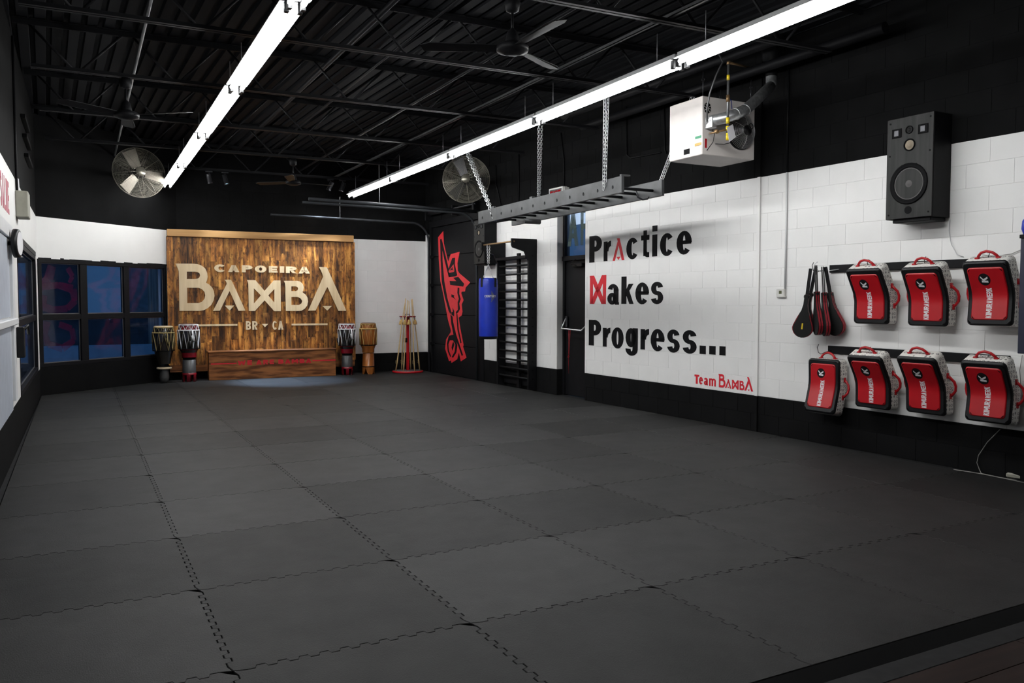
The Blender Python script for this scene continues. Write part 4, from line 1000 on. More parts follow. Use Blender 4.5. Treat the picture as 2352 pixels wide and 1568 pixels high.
# ================================================================== RIGHT WALL: HANGING RAILS, PADS
def on_wall(name, x, z, label=None, cat=None, group=None, out=0.0):
    p = FW.w(x, -out, z); return empty(name, p, FW.rz, label, cat, group)
for (za, zb, nm) in ((1.70, 1.775, 'upper'), (.893, .972, 'lower')):
    x0, _ = FW.hit(1908, 612); x1, _ = FW.hit(2326, 700)
    o = on_wall('hanging_rail', 0, 0, 'black wooden rail on the right wall, %s of the two holding the red strike shields' % nm, 'rail', 'rails of the strike shields')
    m = MB(); m.bbox(x0, x1, -.022, -.001, za, zb, .004); m.build('board', 'black_paint', o)
    o['label'] = o['label']
    for c in ([5.80, 5.175, 4.61, 4.06] if nm == 'upper' else [5.72, 5.135, 4.61, 4.04]):
        h = MB(); xx = -c*NW; h.tube([(xx, -.02, za+.03), (xx, -.10, za+.02), (xx, -.17, za-.0), (xx, -.21, za+.02), (xx, -.225, za+.07), (xx, -.205, za+.10)], .0035, 6); h.build('hook', 'dark_metal', o)

def make_pad(ot, om, ob_, H=.50, crease=.5):
    """curved strike shield: local x right, y to the wall (front at -y), z down from the top front edge"""
    hw = .185; TH_ = .135
    pts = []; N = 20
    A = Vector((-ot, 0)); B_ = Vector((-om, -H*crease)); C = Vector((-ob_, -H))
    def P(t):
        # two flats with a soft crease
        if t < .38: q = A+(B_-A)*(t/.5)
        elif t > .62: q = B_+(C-B_)*((t-.5)/.5)
        else:
            s = (t-.38)/.24; p0 = A+(B_-A)*.76; p2 = B_+(C-B_)*.24
            q = p0*(1-s)**2+B_*(2*s*(1-s))+p2*s**2
        return q
    def Nn(t):
        d = (P(min(1, t+.03))-P(max(0, t-.03))).normalized(); return Vector((-d.y, d.x)) if -d.y > 0 else Vector((d.y, -d.x))
    def F(u, d, t):        # u across, d depth into the pad from the front face, t 0 top..1 bottom
        tt = min(1, max(0, t)); q = P(tt)+Nn(tt)*d
        if t != tt: q += (C-B_).normalized()*((t-tt)*H) if t > 1 else (A-B_).normalized()*((-t)*H)
        return (u, q.x, q.y)
    r = empty('strike_shield', (0, 0, 0))
    def rounded(w, t0, t1, rad, n=5):
        o = []; rt = rad/H
        for (cx, ct, a0) in ((w-rad, t0+rt, 0), (-(w-rad), t0+rt, 90), (-(w-rad), t1-rt, 180), (w-rad, t1-rt, 270)):
            for i in range(n):
                a = radians(a0+90*i/(n-1)); o.append((cx+rad*cos(a), ct-rt*sin(a)))
        return o
    def slab(loops, caps=(True, True), mat='pattern', name='body'):
        # loops: list of (outline, depth); outlines subdivided along t
        mb = MB(); M_ = []
        for ol, d in loops:
            q = []
            for i in range(len(ol)):
                a, b = ol[i], ol[(i+1) % len(ol)]; k = max(1, int(abs(b[1]-a[1])/.08))
                for j in range(k): q.append((a[0]+(b[0]-a[0])*j/k, a[1]+(b[1]-a[1])*j/k))
            M_.append([F(p[0], d, p[1]) for p in q])
        n = len(M_[0]); vs = [v for l in M_ for v in l]; fs = []
        for k in range(len(M_)-1):
            for i in range(n): fs.append((k*n+i, k*n+(i+1) % n, (k+1)*n+(i+1) % n, (k+1)*n+i))
        mb.add(vs, fs, True)
        # front cap as a strip grid following the curve
        def cap(w, t0, t1, d, rad):
            g = []; K = 16; rt = rad/H
            for j in range(K+1):
                t = t0+(t1-t0)*j/K
                e = 0
                if t-t0 < rt: e = rad*(1-sqrt(max(0, 1-((rt-(t-t0))/rt)**2)))
                if t1-t < rt: e = rad*(1-sqrt(max(0, 1-((rt-(t1-t))/rt)**2)))
                g.append((F(-(w-e), d, t), F(w-e, d, t)))
            vs = [v for p in g for v in p]; mb.add(vs, [(2*j, 2*j+1, 2*j+3, 2*j+2) for j in range(K)], True)
        return mb, cap
    # body sides
    mb, cap = slab([(rounded(hw-.006, .012, .988, .03), .004), (rounded(hw, 0, 1, .035), .02), (rounded(hw, 0, 1, .035), TH_-.015), (rounded(hw-.012, .02, .98, .03), TH_)])
    cap(hw-.012, .02, .98, TH_, .03); mb.build('body', 'pattern', r)
    mb, cap = slab([(rounded(hw+.001, -.002, 1.002, .034), .022), (rounded(hw-.002, .004, .996, .034), .006), (rounded(hw-.012, .025, .975, .03), -.001)])
    cap(hw-.012, .025, .975, -.001, .03); mb.build('border', 'black_plastic', r)
    w2 = hw-.038; t0, t1 = .085, .915
    mb, cap = slab([(rounded(w2, t0, t1, .03), -.001), (rounded(w2-.002, t0+.006, t1-.006, .028), -.007), (rounded(w2-.008, t0+.016, t1-.016, .025), -.0095)])
    cap(w2-.008, t0+.016, t1-.016, -.0095, .025); mb.build('strike_face', 'red_vinyl', r)
    # printed emblem and lettering
    uc = -.018; tc_ = .265; R0 = .048
    mb = MB(); n = 24; vs = [F(uc+R0*cos(2*pi*i/n), -.0103, tc_-R0/H*sin(2*pi*i/n)) for i in range(n)]; mb.add(vs, [list(range(n))]); mb.build('emblem', 'black_plastic', r)
    def G(px, pyy, pz): return F(uc-(pz-.5)*.064, -.0108+pyy, tc_+.066-px*.125)
    mb = MB()
    for p in [[(.08, .06), (.36, .06), (.42, .86), (.14, .86)], [(.30, .40), (.36, .62), (.78, .96), (1.0, 1.0), (.98, .90)], [(.36, .56), (.58, .66), (.95, .05), (.68, .05)]]: mb.poly([(a*.86+.05, b) for a, b in p], 0, .0004, G)
    mb.build('emblem_letter', 'white_print', r)
    def Gt(px, pyy, pz): return F(uc+.018-(pz-.5+(px-.5)*.0)*.047, -.0104+pyy, .885-px*.485)
    mb = MB(); word(mb, 'KIMURAWERK', 0, 1, 0, 1, 0, .0004, .32, .2, .10, None, Gt)
    mb.build('lettering', 'white_print', r)
    # handles
    def handle(pts, name='handle', rr=.0115):
        mb = MB(); mb.tube(pts, rr, 8); o = mb.build(name, 'red_vinyl', r)
        for e in (pts[0], pts[-1]):
            t = MB(); t.bbox(e[0]-.017, e[0]+.017, e[1]-.017, e[1]+.017, e[2]-.006, e[2]+.006, .003) if abs(e[0]) < hw-.01 else t.bbox(e[0]-.005, e[0]+.005, e[1]-.014, e[1]+.014, e[2]-.024, e[2]+.024, .003)
            t.build('tab', 'red_vinyl', o)
    md = TH_*.55
    f0 = Vector(F(0, md, 0)); up = Vector((0, (A-B_).normalized().x, (A-B_).normalized().y))
    handle([tuple(f0+Vector((x, 0, 0))+up*h) for x, h in ((-.085, .002), (-.07, .025), (-.045, .048), (0, .060), (.045, .048), (.07, .025), (.085, .002))])
    for s in (-1, 1):
        handle([F(s*(hw+h), md+.01, t) for t, h in ((.38, .002), (.41, .018), (.46, .045), (.52, .052), (.58, .045), (.635, .018), (.665, .002))])
    return r
pads = [(5.175, 1.705, .305, .165, .165, 'upper left red strike shield, beside the hanging kick paddles', .50), (4.61, 1.70, .30, .17, .172, 'upper middle red strike shield hanging on the upper rail', .50), (4.055, 1.73, .30, .18, .20, 'upper right red strike shield hanging on the upper rail', .51),
        (5.69, .845, .175, .165, .235, 'small-looking red strike shield tilted outward at the left end of the lower rail', .52), (5.135, .905, .315, .175, .17, 'lower red strike shield second from the left, with dark upper half', .485), (4.61, .925, .33, .18, .165, 'lower red strike shield second from the right', .495), (4.04, .925, .31, .19, .22, 'lower right red strike shield at the edge of the photo', .49)]
for (a, z, ot, om, ob_, lab, H) in pads:
    p = make_pad(ot, om, ob_, H); p.location = FW.w(-a*NW, 0, z); p.rotation_euler = (0, 0, FW.rz); tag(p, lab, 'strike shield', 'red strike shields on the right wall')

# kick paddles hanging in a bunch from the end hook
MT['red_rim'] = simple('dark_red_piping', (.22, .004, .012), .45)
def make_paddle():
    r = empty('kick_paddle', (0, 0, 0))
    def prof(s):   # outline half width at distance down s
        if s < .10: return .020
        if s < .16: return .020+.012*(s-.10)/.06
        t = (s-.16)/.27; return .032+(.098-.032)*min(1, t/.62)**.9 if t < .62 else .098*sqrt(max(0, 1-((t-.62)/.38)**2))
    ss = [0, .04, .10, .16, .19, .22, .25, .28, .31, .34, .365, .39, .41, .42, .427, .43]
    def leaf_(y0, y1, grow, name, mat):
        mb = MB(); L = [(prof(s)+grow if s > .2 else prof(s), -s) for s in ss]; pts = [(w, z) for w, z in L]+[(-w, z) for w, z in reversed(L)]
        mb.poly(pts, y0, y1); return mb.build(name, mat, r)
    leaf_(-.026, -.016, -.006, 'strike_pad', 'rubber'); leaf_(-.018, -.004, .003, 'red_rim', 'red_rim'); leaf_(-.005, .005, -.004, 'inner_leaf', 'rubber'); leaf_(.004, .018, .003, 'red_rim', 'red_rim'); leaf_(.016, .026, -.006, 'strike_pad', 'rubber')
    m = MB(); m.bbox(-.016, .016, -.012, -.006, -.02, .26, .002); m.bbox(-.014, .014, .004, .010, -.02, .26, .002); m.build('wrist_strap', 'black_plastic', r)
    m = MB(); m.tube([(-.028, 0, -.02), (.028, 0, -.02)], .014, 8); m.build('grip', 'black_plastic', r)
    return r
hk = 5.86
labs = ['black kick paddle with a small gold print, front one of the bunch', 'black and red kick paddle at the left back of the bunch', 'black and red kick paddle in the middle of the bunch, seen edge on', 'black and red kick paddle seen edge on, right of the middle one', 'black and red kick paddle at the far right back of the bunch']
for k, (dx, out, dz, rx, ry, rzz) in enumerate([(-.035, .255, -.19, 3, 7, 30), (-.06, .165, -.17, 2, 10, 30), (.02, .20, -.16, 2, -3, -32), (.05, .14, -.17, 2, -8, -36), (.075, .09, -.17, 2, -11, 5)]):
    p = make_paddle(); p.location = FW.w(-hk*NW+dx*1.25+.075, -out, 1.67+dz); p.rotation_euler = (radians(rx), radians(ry), FW.rz+radians(rzz)); tag(p, labs[k], 'kick paddle', 'kick paddles on the end hook')
    if k == 0:
        m = MB(); m.box(-.010, .004, -.0275, -.0258, -.345, -.285); m.build('gold_print', 'yellow', p)
o = on_wall('end_hook', -hk*NW+.075, 1.71, 'bent steel hook at the left end of the upper rail, holding the kick paddles', 'hook'); 
m = MB(); m.tube([(.14, -.02, .02), (.06, -.05, .01), (0, -.12, -.0), (-.03, -.17, .03), (-.03, -.17, .075), (-.005, -.16, .095)], .004, 6); m.build('hook_wire', 'steel', o)

# ================================================================== SPEAKERS
def make_speaker(z):
    r = empty('wall_speaker', (0, 0, 0))
    W, H, D = .445, .885, .245
    m = MB(); m.bbox(-W/2, W/2, -D, -.002, 0, H, .004); m.build('cabinet', 'black_paint', r)
    m = MB(); m.bbox(-W/2+.002, W/2-.002, -D-.010, -D, .002, H-.002, .003); m.build('baffle', wood_black, r)
    yb = -D-.010
    def cone(x, z, R, mc, mdome, name, dome=.3, depth=.45):
        m = MB(); m.lathe([(R*1.04, .0), (R*1.04, .008), (R*.97, .010), (R*.93, .004), (R*.90, .007), (R*.84, .006), (R*.80, -.0)], 32, (x, yb, z), axis='y'); a = m.build(name, 'strip', r)
        m = MB(); m.lathe([(R*.80, .001), (R*dome, -R*.10+.006), (R*dome, -R*.08+.008), (R*dome*.6, .0), (0, .006)], 32, (x, yb, z), axis='y'); m.build('cone', mc, a)
    cone(0, .30, .172, 'cone_grey', 'cone_grey', 'woofer'); cone(-.0, .635, .052, 'cone_tan', 'cone_tan', 'midrange')
    cone(-.005, .765, .034, 'rubber', 'rubber', 'tweeter')
    for sx in (-.125, .125):
        m = MB(); m.bbox(sx-.047, sx+.047, yb-.006, yb, .712, .792, .012); a = m.build('horn', 'strip', r)
        m = MB(); m.bbox(sx-.022, sx+.022, yb-.009, yb-.005, .727, .777, .004); m.build('horn_throat', 'dark_metal', a)
    m = MB(); m.disc((0, .072), .034, yb-.002, yb+.001); m.build('bass_port', 'strip', r)
    pm = MB(); pm.disc((0, 0), .008, yb-.003, yb+.001, 10); pme = pm.mesh('grille_peg', 'strip')
    for sx in (-.19, .19):
        for zz in (.04, .56, .845): put('grille_peg', pme, r, loc=(sx, 0, zz))
    for k in range(8):
        a = 2*pi*k/8+.39; put('grille_peg', pme, r, loc=(.178*cos(a)*.99, .0015, .30+.178*sin(a)*.99))
    m = MB(); m.bbox(-W/2+.05, W/2-.03, -D+.02, -.01, -.032, 0, .006); m.build('wall_bracket', 'black_paint', r)
    return r
wood_black = wood('black_ash_veneer', (.010, .010, .010), (.024, .024, .023), scale=3, stretch=(9, 9, .5), rough=.5, rnd=0, spec=.2)
s1 = make_speaker(0); s1.location = FW.w(-4.755*NW, 0, 2.14); s1.rotation_euler = (0, 0, FW.rz); tag(s1, 'large black three-way speaker on the right wall above the strike shields', 'speaker', 'black wall speakers')
s2 = copy_tree(s1, label='black speaker on the far right wall beside the punching bag and garage door'); s2.location = FW.w(-12.92*NW, 0, 2.065); s2.scale = (.88, .98, .85)

# ================================================================== STALL BARS
sb_ = on_wall('stall_bars', -12.45*NW, 0, 'black wooden stall bars with a pull-up bar on the right wall beside the exit door', 'stall bars')
SW = 1.06*NW; D_ = .155; Hs = 2.40
for xx, nm in ((0, 'side_board'), (SW-.04, 'side_board')):
    m = MB(); m.poly([], 0, 0) if False else None
    prof = [(-.004, 0), (-D_, 0), (-D_, Hs-.34), (-D_-.07, Hs-.20), (-.44, Hs-.14), (-.46, Hs-.10), (-.46, Hs), (-.004, Hs)]
    vs = [(x_, y_, z_) for x_ in (xx, xx+.04) for y_, z_ in prof]; n = len(prof)
    m.add(vs, [list(range(n)), list(range(2*n-1, n-1, -1))]+[(i, (i+1) % n, n+(i+1) % n, n+i) for i in range(n)]); m.build(nm, 'black_paint', sb_)
m = MB(); m.bbox(SW*.55, SW*.55+.07, -.10, -.055, 0, Hs-.2, .003); m.build('middle_board', 'black_paint', sb_)
rg_ = MB(); rg_.cyl((.02, 0, 0), (SW-.02, 0, 0), .0165, 10); rgm_ = rg_.mesh('rung', 'black_paint')
for k in range(15): put('rung', rgm_, sb_, loc=(0, -D_+.035, .17+k*.1405))
bt = MB(); bt.disc((SW-.0, 0), .0, 0, 0) if False else None
bo = MB(); bo.cyl((SW, 0, 0), (SW+.003, 0, 0), .014, 8); bome = bo.mesh('plug', 'strip')
for k in range(15): put('plug', bome, sb_, loc=(0, -D_+.075, .17+k*.1405))
m = MB(); m.cyl((0, -.42, Hs-.045), (SW, -.42, Hs-.045), .014, 10); m.build('pull_up_bar', 'brass', sb_)
m = MB(); m.bbox(.04, SW-.04, -D_-.04, -.02, Hs-.30, Hs-.26, .003); m.build('top_board', 'black_paint', sb_)
m = MB(); m.bbox(.04, SW-.04, -.03, -.004, .03, .13, .003); m.build('foot_board', 'black_paint', sb_)

# ================================================================== PUNCHING BAG
pb = FW.w(-12.25*NW, -.42, 0)
bg_ = empty('punching_bag', (pb.x, pb.y, .79), FW.rz, 'blue cylindrical punching bag hanging from the pull-up bar of the stall bars', 'punching bag')
m = MB(); m.lathe([(0, .0), (.135, .0), (.15, .015), (.156, .05), (.160, .3), (.160, .85), (.157, .96), (.145, 1.0), (.12, 1.01), (0, 1.012)], 36); m.build('body', 'blue_vinyl', bg_)
m = MB(); m.lathe([(0, -.004), (.136, -.004), (.152, .012), (.1575, .045)], 36); m.build('bottom_cap', 'black_plastic', bg_)
st = MB(); st.box(-.022, .022, -.1625, -.158, .86, 1.0); st.box(-.022, .022, -.160, -.12, 1.0, 1.013); stm = st.mesh('strap', 'black_plastic')
for k in range(4): o = put('strap', stm, bg_); o.rotation_euler = (0, 0, radians(18+90*k))
def cylmap(R, a0):
    def F(x, y, z): a = x/R+a0; return ((R-y)*sin(a), -(R-y)*cos(a), z)
    return F
CF = cylmap(.1605, radians(80))
m = MB()
for i in range(6):
    z0 = .60+i*0
m = MB(); m.poly([(0, .80), (.035, .745), (.07, .70), (.035, .655), (0, .61)], -.001, 0, CF); m.build('grey_chevron', 'grey_print', bg_)
m = MB(); m.poly([(-.11, .672), (-.10, .678), (0, .62), (0, .61)], -.0015, 0, CF); m.build('grey_line', 'grey_print', bg_)
m = MB(); word(m, 'CENTURY', -.115, .085, .69, .728, -.0022, -.001, .3, .2, .14, None, CF); m.build('lettering', 'white_print', bg_)
for k, a in enumerate((18, 108, 198, 288)):
    t = radians(a); p = Vector((pb.x, pb.y, 0))+Matrix.Rotation(FW.rz, 3, 'Z') @ Vector((.12*sin(t), -.12*cos(t), 1.80)); 
    o = chain(p, (pb.x, pb.y, 2.02), 'bag_chain', None, link=.030, w=.008, r=.0025); del o['category']; o.parent = bg_; o.matrix_parent_inverse = bg_.matrix_world.inverted() if False else (Matrix.Translation(bg_.location) @ Matrix.Rotation(FW.rz, 4, 'Z')).inverted()
o = chain((pb.x, pb.y, 2.35), (pb.x, pb.y, 2.04), 'bag_chain', None, link=.034, w=.010, r=.003, double=True); del o['category']; o.parent = bg_; o.matrix_parent_inverse = (Matrix.Translation(bg_.location) @ Matrix.Rotation(FW.rz, 4, 'Z')).inverted()
m = MB(); m.torus((0, 0, 1.235), .018, .004, 16, 6, axis=(0, 1, 0)); m.build('ring', 'dark_metal', bg_)

# ================================================================== GAS HEATER
HX0, HX1, HY0, HY1, HZ0, HZ1 = 5.62, 6.33, 6.50, 7.02, 2.90, 3.485
ht = empty('unit_heater', (HX0, HY0, HZ0), 0, 'cream gas unit heater hung from the roof near the right wall', 'heater')
W, D, H = HX1-HX0, HY1-HY0, HZ1-HZ0
def hp(px, py, out=0):      # local x,z on the near face
    p = ray_y(px, py, HY0-out); return p.x-HX0, p.z-HZ0
def hl_(px, py):            # local y,z on the left (room) face
    p = ray_x(px, py, HX0); return p.y-HY0, p.z-HZ0
m = MB(); m.bbox(0, W, 0, D, 0, H, .006); m.build('casing', 'heater_paint', ht)
fc = hp(1700, 303); FR_ = .175
m = MB(); m.lathe([(FR_*1.06, 0), (FR_*1.06, .012), (FR_*.98, .014), (FR_*.94, .004), (0, .003)], 36, (fc[0], 0, fc[1]), axis='y'); m.build('fan_shroud', 'black_plastic', ht)
m = MB()
for i in range(16):
    q = (i+1)/16; rr = FR_*(.22+.78*q); m.tube([(fc[0]+rr*cos(2*pi*k/36), -.03-.075*(1-q**2.5), fc[1]+rr*sin(2*pi*k/36)) for k in range(36)], .0016, 4, closed=True)
for k in range(6):
    a = 2*pi*k/6+.5; m.tube([(fc[0]+FR_*t*cos(a), -.03-.075*(1-max(0, (t-.22)/.78)**2.5), fc[1]+FR_*t*sin(a)) for t in (.2, .45, .7, .9, 1)], .0025, 4)
m.build('fan_guard', 'steel', ht)
m = MB(); m.lathe([(0, .12), (.05, .115), (.058, .09), (.058, .02)], 20, (fc[0], 0, fc[1]), axis='y'); m.torus((fc[0]+.02, -.135, fc[1]+.035), .028, .004, 20, 6, axis=(0, 1, 0)); m.build('fan_motor', 'black_plastic', ht)
b = MB(); b.add([(.04, -.012, -.03), (.15, -.02, -.045), (.155, .0, .03), (.04, .0, .02)], [(0, 1, 2, 3)]); bme = b.mesh('fan_blade', 'dark_metal')
for k in range(4): o = put('fan_blade', bme, ht, loc=(fc[0], -.02, fc[1])); o.rotation_euler = (0, k*pi/2, 0)
v = hp(1625, 248); m = MB(); m.disc(v, .046, -.003, 0, 8, .058); gr = m.build('vent_grille', 'strip', ht)
m = MB()
for k in range(4):
    a = pi*k/4+.2; m.box(-.046, .046, -.005, -.003, -.0028, .0028, Matrix.Translation((v[0], 0, v[1])) @ Matrix.Rotation(a, 4, 'Y'))
m.build('vent_spokes', 'heater_paint', gr)
j = hp(1626, 284); m = MB(); m.bbox(j[0]-.040, j[0]+.030, -.10, 0, j[1]-.058, j[1]+.052, .006); m.build('junction_box', 'galv', ht)
t = hp(1621, 330); m = MB(); m.box(t[0]-.011, t[0]+.011, -.004, 0, t[1]-.04, t[1]+.05); tt = m.build('terminal_strip', 'red_vinyl', ht); tt['label'] = 'red-brown terminal strip'
for px, py, c, w, h in ((1607, 315, 'shell_orange', .0, 0),): pass
MT['amber'] = simple('amber_print', (.62, .36, .08), .5)
def lbl(pxa, pya, pxb, pyb, mat, nm):
    y0, z1 = hl_(pxa, pya); y1, z0 = hl_(pxb, pyb); m = MB(); m.box(-.003, -.0, min(y0, y1), max(y0, y1), min(z0, z1), max(z0, z1)); return m.build(nm, mat, ht)
lbl(1596, 330, 1611, 333, 'amber', 'warning_label'); lbl(1596, 336, 1611, 350, 'white_print', 'rating_label'); 
m_green = simple('green_print', (.02, .25, .12), .5); MT['green'] = m_green
lbl(1597, 314, 1611, 316, 'green', 'green_label'); lbl(1571, 344, 1584, 353, 'strip', 'grip_slot')
m = MB(); m.tube([hp3 for hp3 in [(hp(1628, 300)[0], -.05, hp(1628, 300)[1]), (hp(1632, 310)[0], -.06, hp(1632, 310)[1]), (hp(1630, 328)[0], -.05, hp(1630, 328)[1]), (hp(1622, 346)[0], -.01, hp(1622, 346)[1])]], .004, 6)
m.build('ignition_lead', 'black_plastic', ht)
m = MB(); m.tube([(hp(1640, 331)[0], -.02, hp(1640, 331)[1]), (hp(1655, 333)[0], -.05, hp(1655, 333)[1]), (hp(1668, 330)[0], -.05, hp(1668, 330)[1])], .004, 6); m.build('fan_lead', 'black_plastic', ht)
for (x, y) in ((.03, .03), (W-.03, D-.03), (W-.03, .03)):
    m = MB(); m.cyl((x, y, H), (x, y, 3.735-HZ0), .005, 6); m.torus((x, y, H+.17), .018, .004, 14, 5, axis=(0, 1, 0)); m.build('hanging_rod', 'dark_metal', ht)
# flue
def P3(px, py, Y): p = ray_y(px, py, Y); return (p.x, p.y, p.z)
f0 = P3(1650, 272, 6.36)
fl_ = [(f0[0]-.015, 6.49, f0[2]-.005), (f0[0]+.04, 6.33, f0[2]), P3(1690, 262, 6.28), P3(1712, 252, 6.28), P3(1735, 232, 6.30), P3(1770, 198, 6.38), P3(1775, 188, 6.42), P3(1776, 176, 6.42)]
fu = empty('heater_flue', (0, 0, 0), 0, 'shiny galvanised flue pipe rising from the heater into a black roof vent', 'flue pipe')
m = MB(); m.tube(fl_[:6], .056, 18); m.build('pipe', 'galv', fu)
for p, q in ((fl_[2], fl_[3]), (fl_[3], fl_[4])):
    d = (Vector(q)-Vector(p)).normalized(); m = MB(); m.torus(p, .0565, .004, 24, 6, axis=d); m.build('seam_band', 'steel', fu)
top = Vector(P3(1770, 180, 6.42)); e = Vector(fl_[5])
m = MB(); m.tube([e, e+Vector((.03, .02, .03)), Vector((top.x+.01, top.y, top.z+.0)), Vector((top.x+.01, top.y, top.z+.06))], .055, 18); m.build('elbow', 'galv', fu)
m = MB(); m.lathe([(.058, top.z+.02), (.062, top.z+.09), (.105, top.z+.22), (.108, 4.17)], 24, (top.x+.012, top.y, 0)); m.build('vent_stack', 'black_paint', fu)
# gas pipe, shut-off and tag
gp = empty('gas_pipe', (0, 0, 0), 0, 'vertical gas pipe with yellow fittings and a white tag in front of the heater', 'gas pipe')
a = Vector(P3(1671, 143, 6.22)); bq = Vector(P3(1671, 320, 6.22)); x, y = bq.x, bq.y
zz = lambda py: P3(1671, py, 6.22)[2]
m = MB(); m.cyl((x, y, zz(140)), (x, y, zz(320)), .0125, 10); m.build('pipe', 'conduit', gp)
for p0, p1, r, mt in ((172, 184, .015, 'yellow'), (218, 234, .019, 'brass'), (270, 284, .0175, 'yellow'), (290, 300, .018, 'yellow'), (306, 322, .016, 'yellow'), (140, 148, .018, 'brass')):
    m = MB(); m.cyl((x, y, zz(p0)), (x, y, zz(p1)), r, 10); m.build('fitting', mt, gp)
m = MB(); c = [P3(1670, 293, 6.18), P3(1683, 285, 6.18), P3(1690, 315, 6.18), P3(1675, 326, 6.18)]; m.add(c+[(q[0], q[1]+.002, q[2]) for q in c], [(0, 1, 2, 3), (7, 6, 5, 4), (0, 4, 5, 1), (1, 5, 6, 2), (2, 6, 7, 3), (3, 7, 4, 0)]); m.build('service_tag', 'white_print', gp)
m = MB(); m.tube([(x, y, zz(297)), P3(1650, 302, 6.25), P3(1633, 306, 6.35), P3(1630, 306, 6.48)], .0095, 8); m.build('branch_pipe', 'brass', gp)
m = MB(); q = P3(1646, 302, 6.26); m.lathe([(0, .02), (.018, .02), (.022, 0), (.018, -.02), (0, -.02)], 12, q, axis='x'); m.build('union', 'brass', gp)
m = MB(); m.tube([(x, y, zz(143)), P3(1735, 158, 6.75)], .012, 8); m.build('feed_pipe', 'brass', gp)
m = MB(); m.cyl((x, y, zz(141)), (x, y, 3.74), .0125, 8); m.build('riser', 'dark_metal', gp)
bar('flexible_conduit', [P3(1624, 279, 6.44), P3(1624, 250, 6.40), P3(1630, 215, 6.35), P3(1645, 172, 6.3), P3(1660, 142, 6.3), (P3(1666, 128, 6.3)[0], 6.4, 3.9)], .0085, 'conduit', 'grey flexible conduit curving up from the heater junction box', 'conduit')
bar('blue_cord', [P3(1681, 250, 6.30), P3(1680, 232, 6.28), P3(1675, 226, 6.24)], .004, 'blue_cord', 'short blue cord looped over the heater flue beside the gas pipe', 'cord')

# ================================================================== RIGHT WALL SMALL ITEMS
def wbar(name, pts, r, mat, label, cat, n=6):
    m = MB(); m.tube(pts, r, n); o = m.build(name, mat, None, label=label, cat=cat); o.location = FW.o; o.rotation_euler = (0, 0, FW.rz); return o
tx, tz = FW.hit(1797, 673); 
o = on_wall('thermostat', tx, tz, 'small white thermostat at the foot of the white conduit on the right wall', 'thermostat')
m = MB(); m.bbox(-.062, .052, -.028, -.001, -.045, .045, .006); m.bbox(-.05, .06, -.022, 0, -.05, -.03, .004); m.build('body', 'thermo', o); m = MB(); m.box(-.02, .015, -.030, -.028, -.008, .026); m.build('display', 'lcd', o)
cx, _ = FW.hit(1808, 400); cx2, _ = FW.hit(1806, 600)
wbar('wall_conduit', [(cx2, -.012, tz+.045), (cx2, -.012, Z_HI)], .011, 'white_trim', 'white conduit running up from the thermostat on the white wall', 'conduit')
wbar('wall_conduit', [(cx2, -.012, Z_HI), (cx2, -.012, 4.15)], .012, 'black_paint', 'black upper part of the conduit above the thermostat', 'conduit')
for i, (q, lab) in enumerate([([(1297, 432), (1297, 372), (1290, 305)], 'black cable rising from the exit sign on the upper black wall'), ([(1193, 470), (1193, 350)], 'thin black conduit on the upper wall left of the exit sign'), ([(1440, 245), (1441, 355), (1450, 363), (1520, 350)], 'black conduit bending under itself on the upper wall left of the heater'), ([(1527, 235), (1529, 345), (1533, 352)], 'short black drop conduit just left of the heater'), ([(1152, 470), (1140, 420), (1140, 380)], 'thin black cable on the upper wall behind the ladder end')]):
    pts = [FW.hit(*p) for p in q]; wbar('wall_conduit', [(x, -.012, z) for x, z in pts], .010, 'black_paint', lab, 'conduit')
# exit sign
ex, ez = FW.hit(1290, 444)
o = on_wall('exit_sign', ex, ez-.03, 'red lettered exit sign with a white rim mounted above the exit door', 'exit sign')
m = MB(); m.bbox(-.19, .19, -.11, -.02, -.09, .11, .006); m.bbox(.15, .21, -.09, -.0, -.06, .10, .004); m.build('housing', 'thermo', o)
m = MB(); m.box(-.165, .165, -.1125, -.1095, -.07, .085); m.build('face', 'black_plastic', o)
m = MB(); word(m, 'EXIT', -.14, .14, -.05, .065, -.115, -.1125, .28, .2, .2); m.build('lettering', 'exit_glow', o)
# wall splits cable under the far speaker, small plug
wbar('speaker_cable', [(x, -.012, z) for x, z in [FW.hit(*p) for p in ((2183, 503), (2181, 530), (2186, 560), (2200, 585), (2215, 590))]], .0035, 'white_trim', 'thin white cable drooping from the large speaker to the upper rail', 'cable')
wbar('rail_cable', [(x, -.012, z) for x, z in [FW.hit(*p) for p in ((2258, 585), (2290, 588), (2325, 583), (2351, 572))]], .003, 'cable', 'thin reddish cable running along the top of the upper rail at the right edge', 'cable')
wbar('rail_cable', [(x, -.012, z) for x, z in [FW.hit(*p) for p in ((2350, 815), (2344, 850), (2346, 880), (2338, 905))]], .003, 'cable', 'thin cable hanging beside the lower right strike shield', 'cable')
wbar('floor_cable', [(x, -.014, z) for x, z in [FW.hit(*p) for p in ((2300, 985), (2270, 1015), (2250, 1045), (2246, 1062), (2252, 1078))]]+[(FW.hit(2262, 1082)[0], -.05, ZC+.006), (FW.hit(2300, 1088)[0], -.07, ZC+.006), (FW.hit(2345, 1093)[0], -.06, ZC+.006)], .0035, 'cable', 'thin grey cable curling down the black wall to the floor at the right', 'cable')
pzz = [ray_z(px, py, ZC+.005) for px, py in ((2190, 1078), (2230, 1084), (2275, 1092), (2352, 1108))]
bar('floor_cable', [tuple(p) for p in pzz], .004, 'cable', 'pale cable lying along the floor edge beside the power strip', 'cable')
c0, c1 = ray_z(2312, 1096, ZC), ray_z(2420, 1112, ZC)
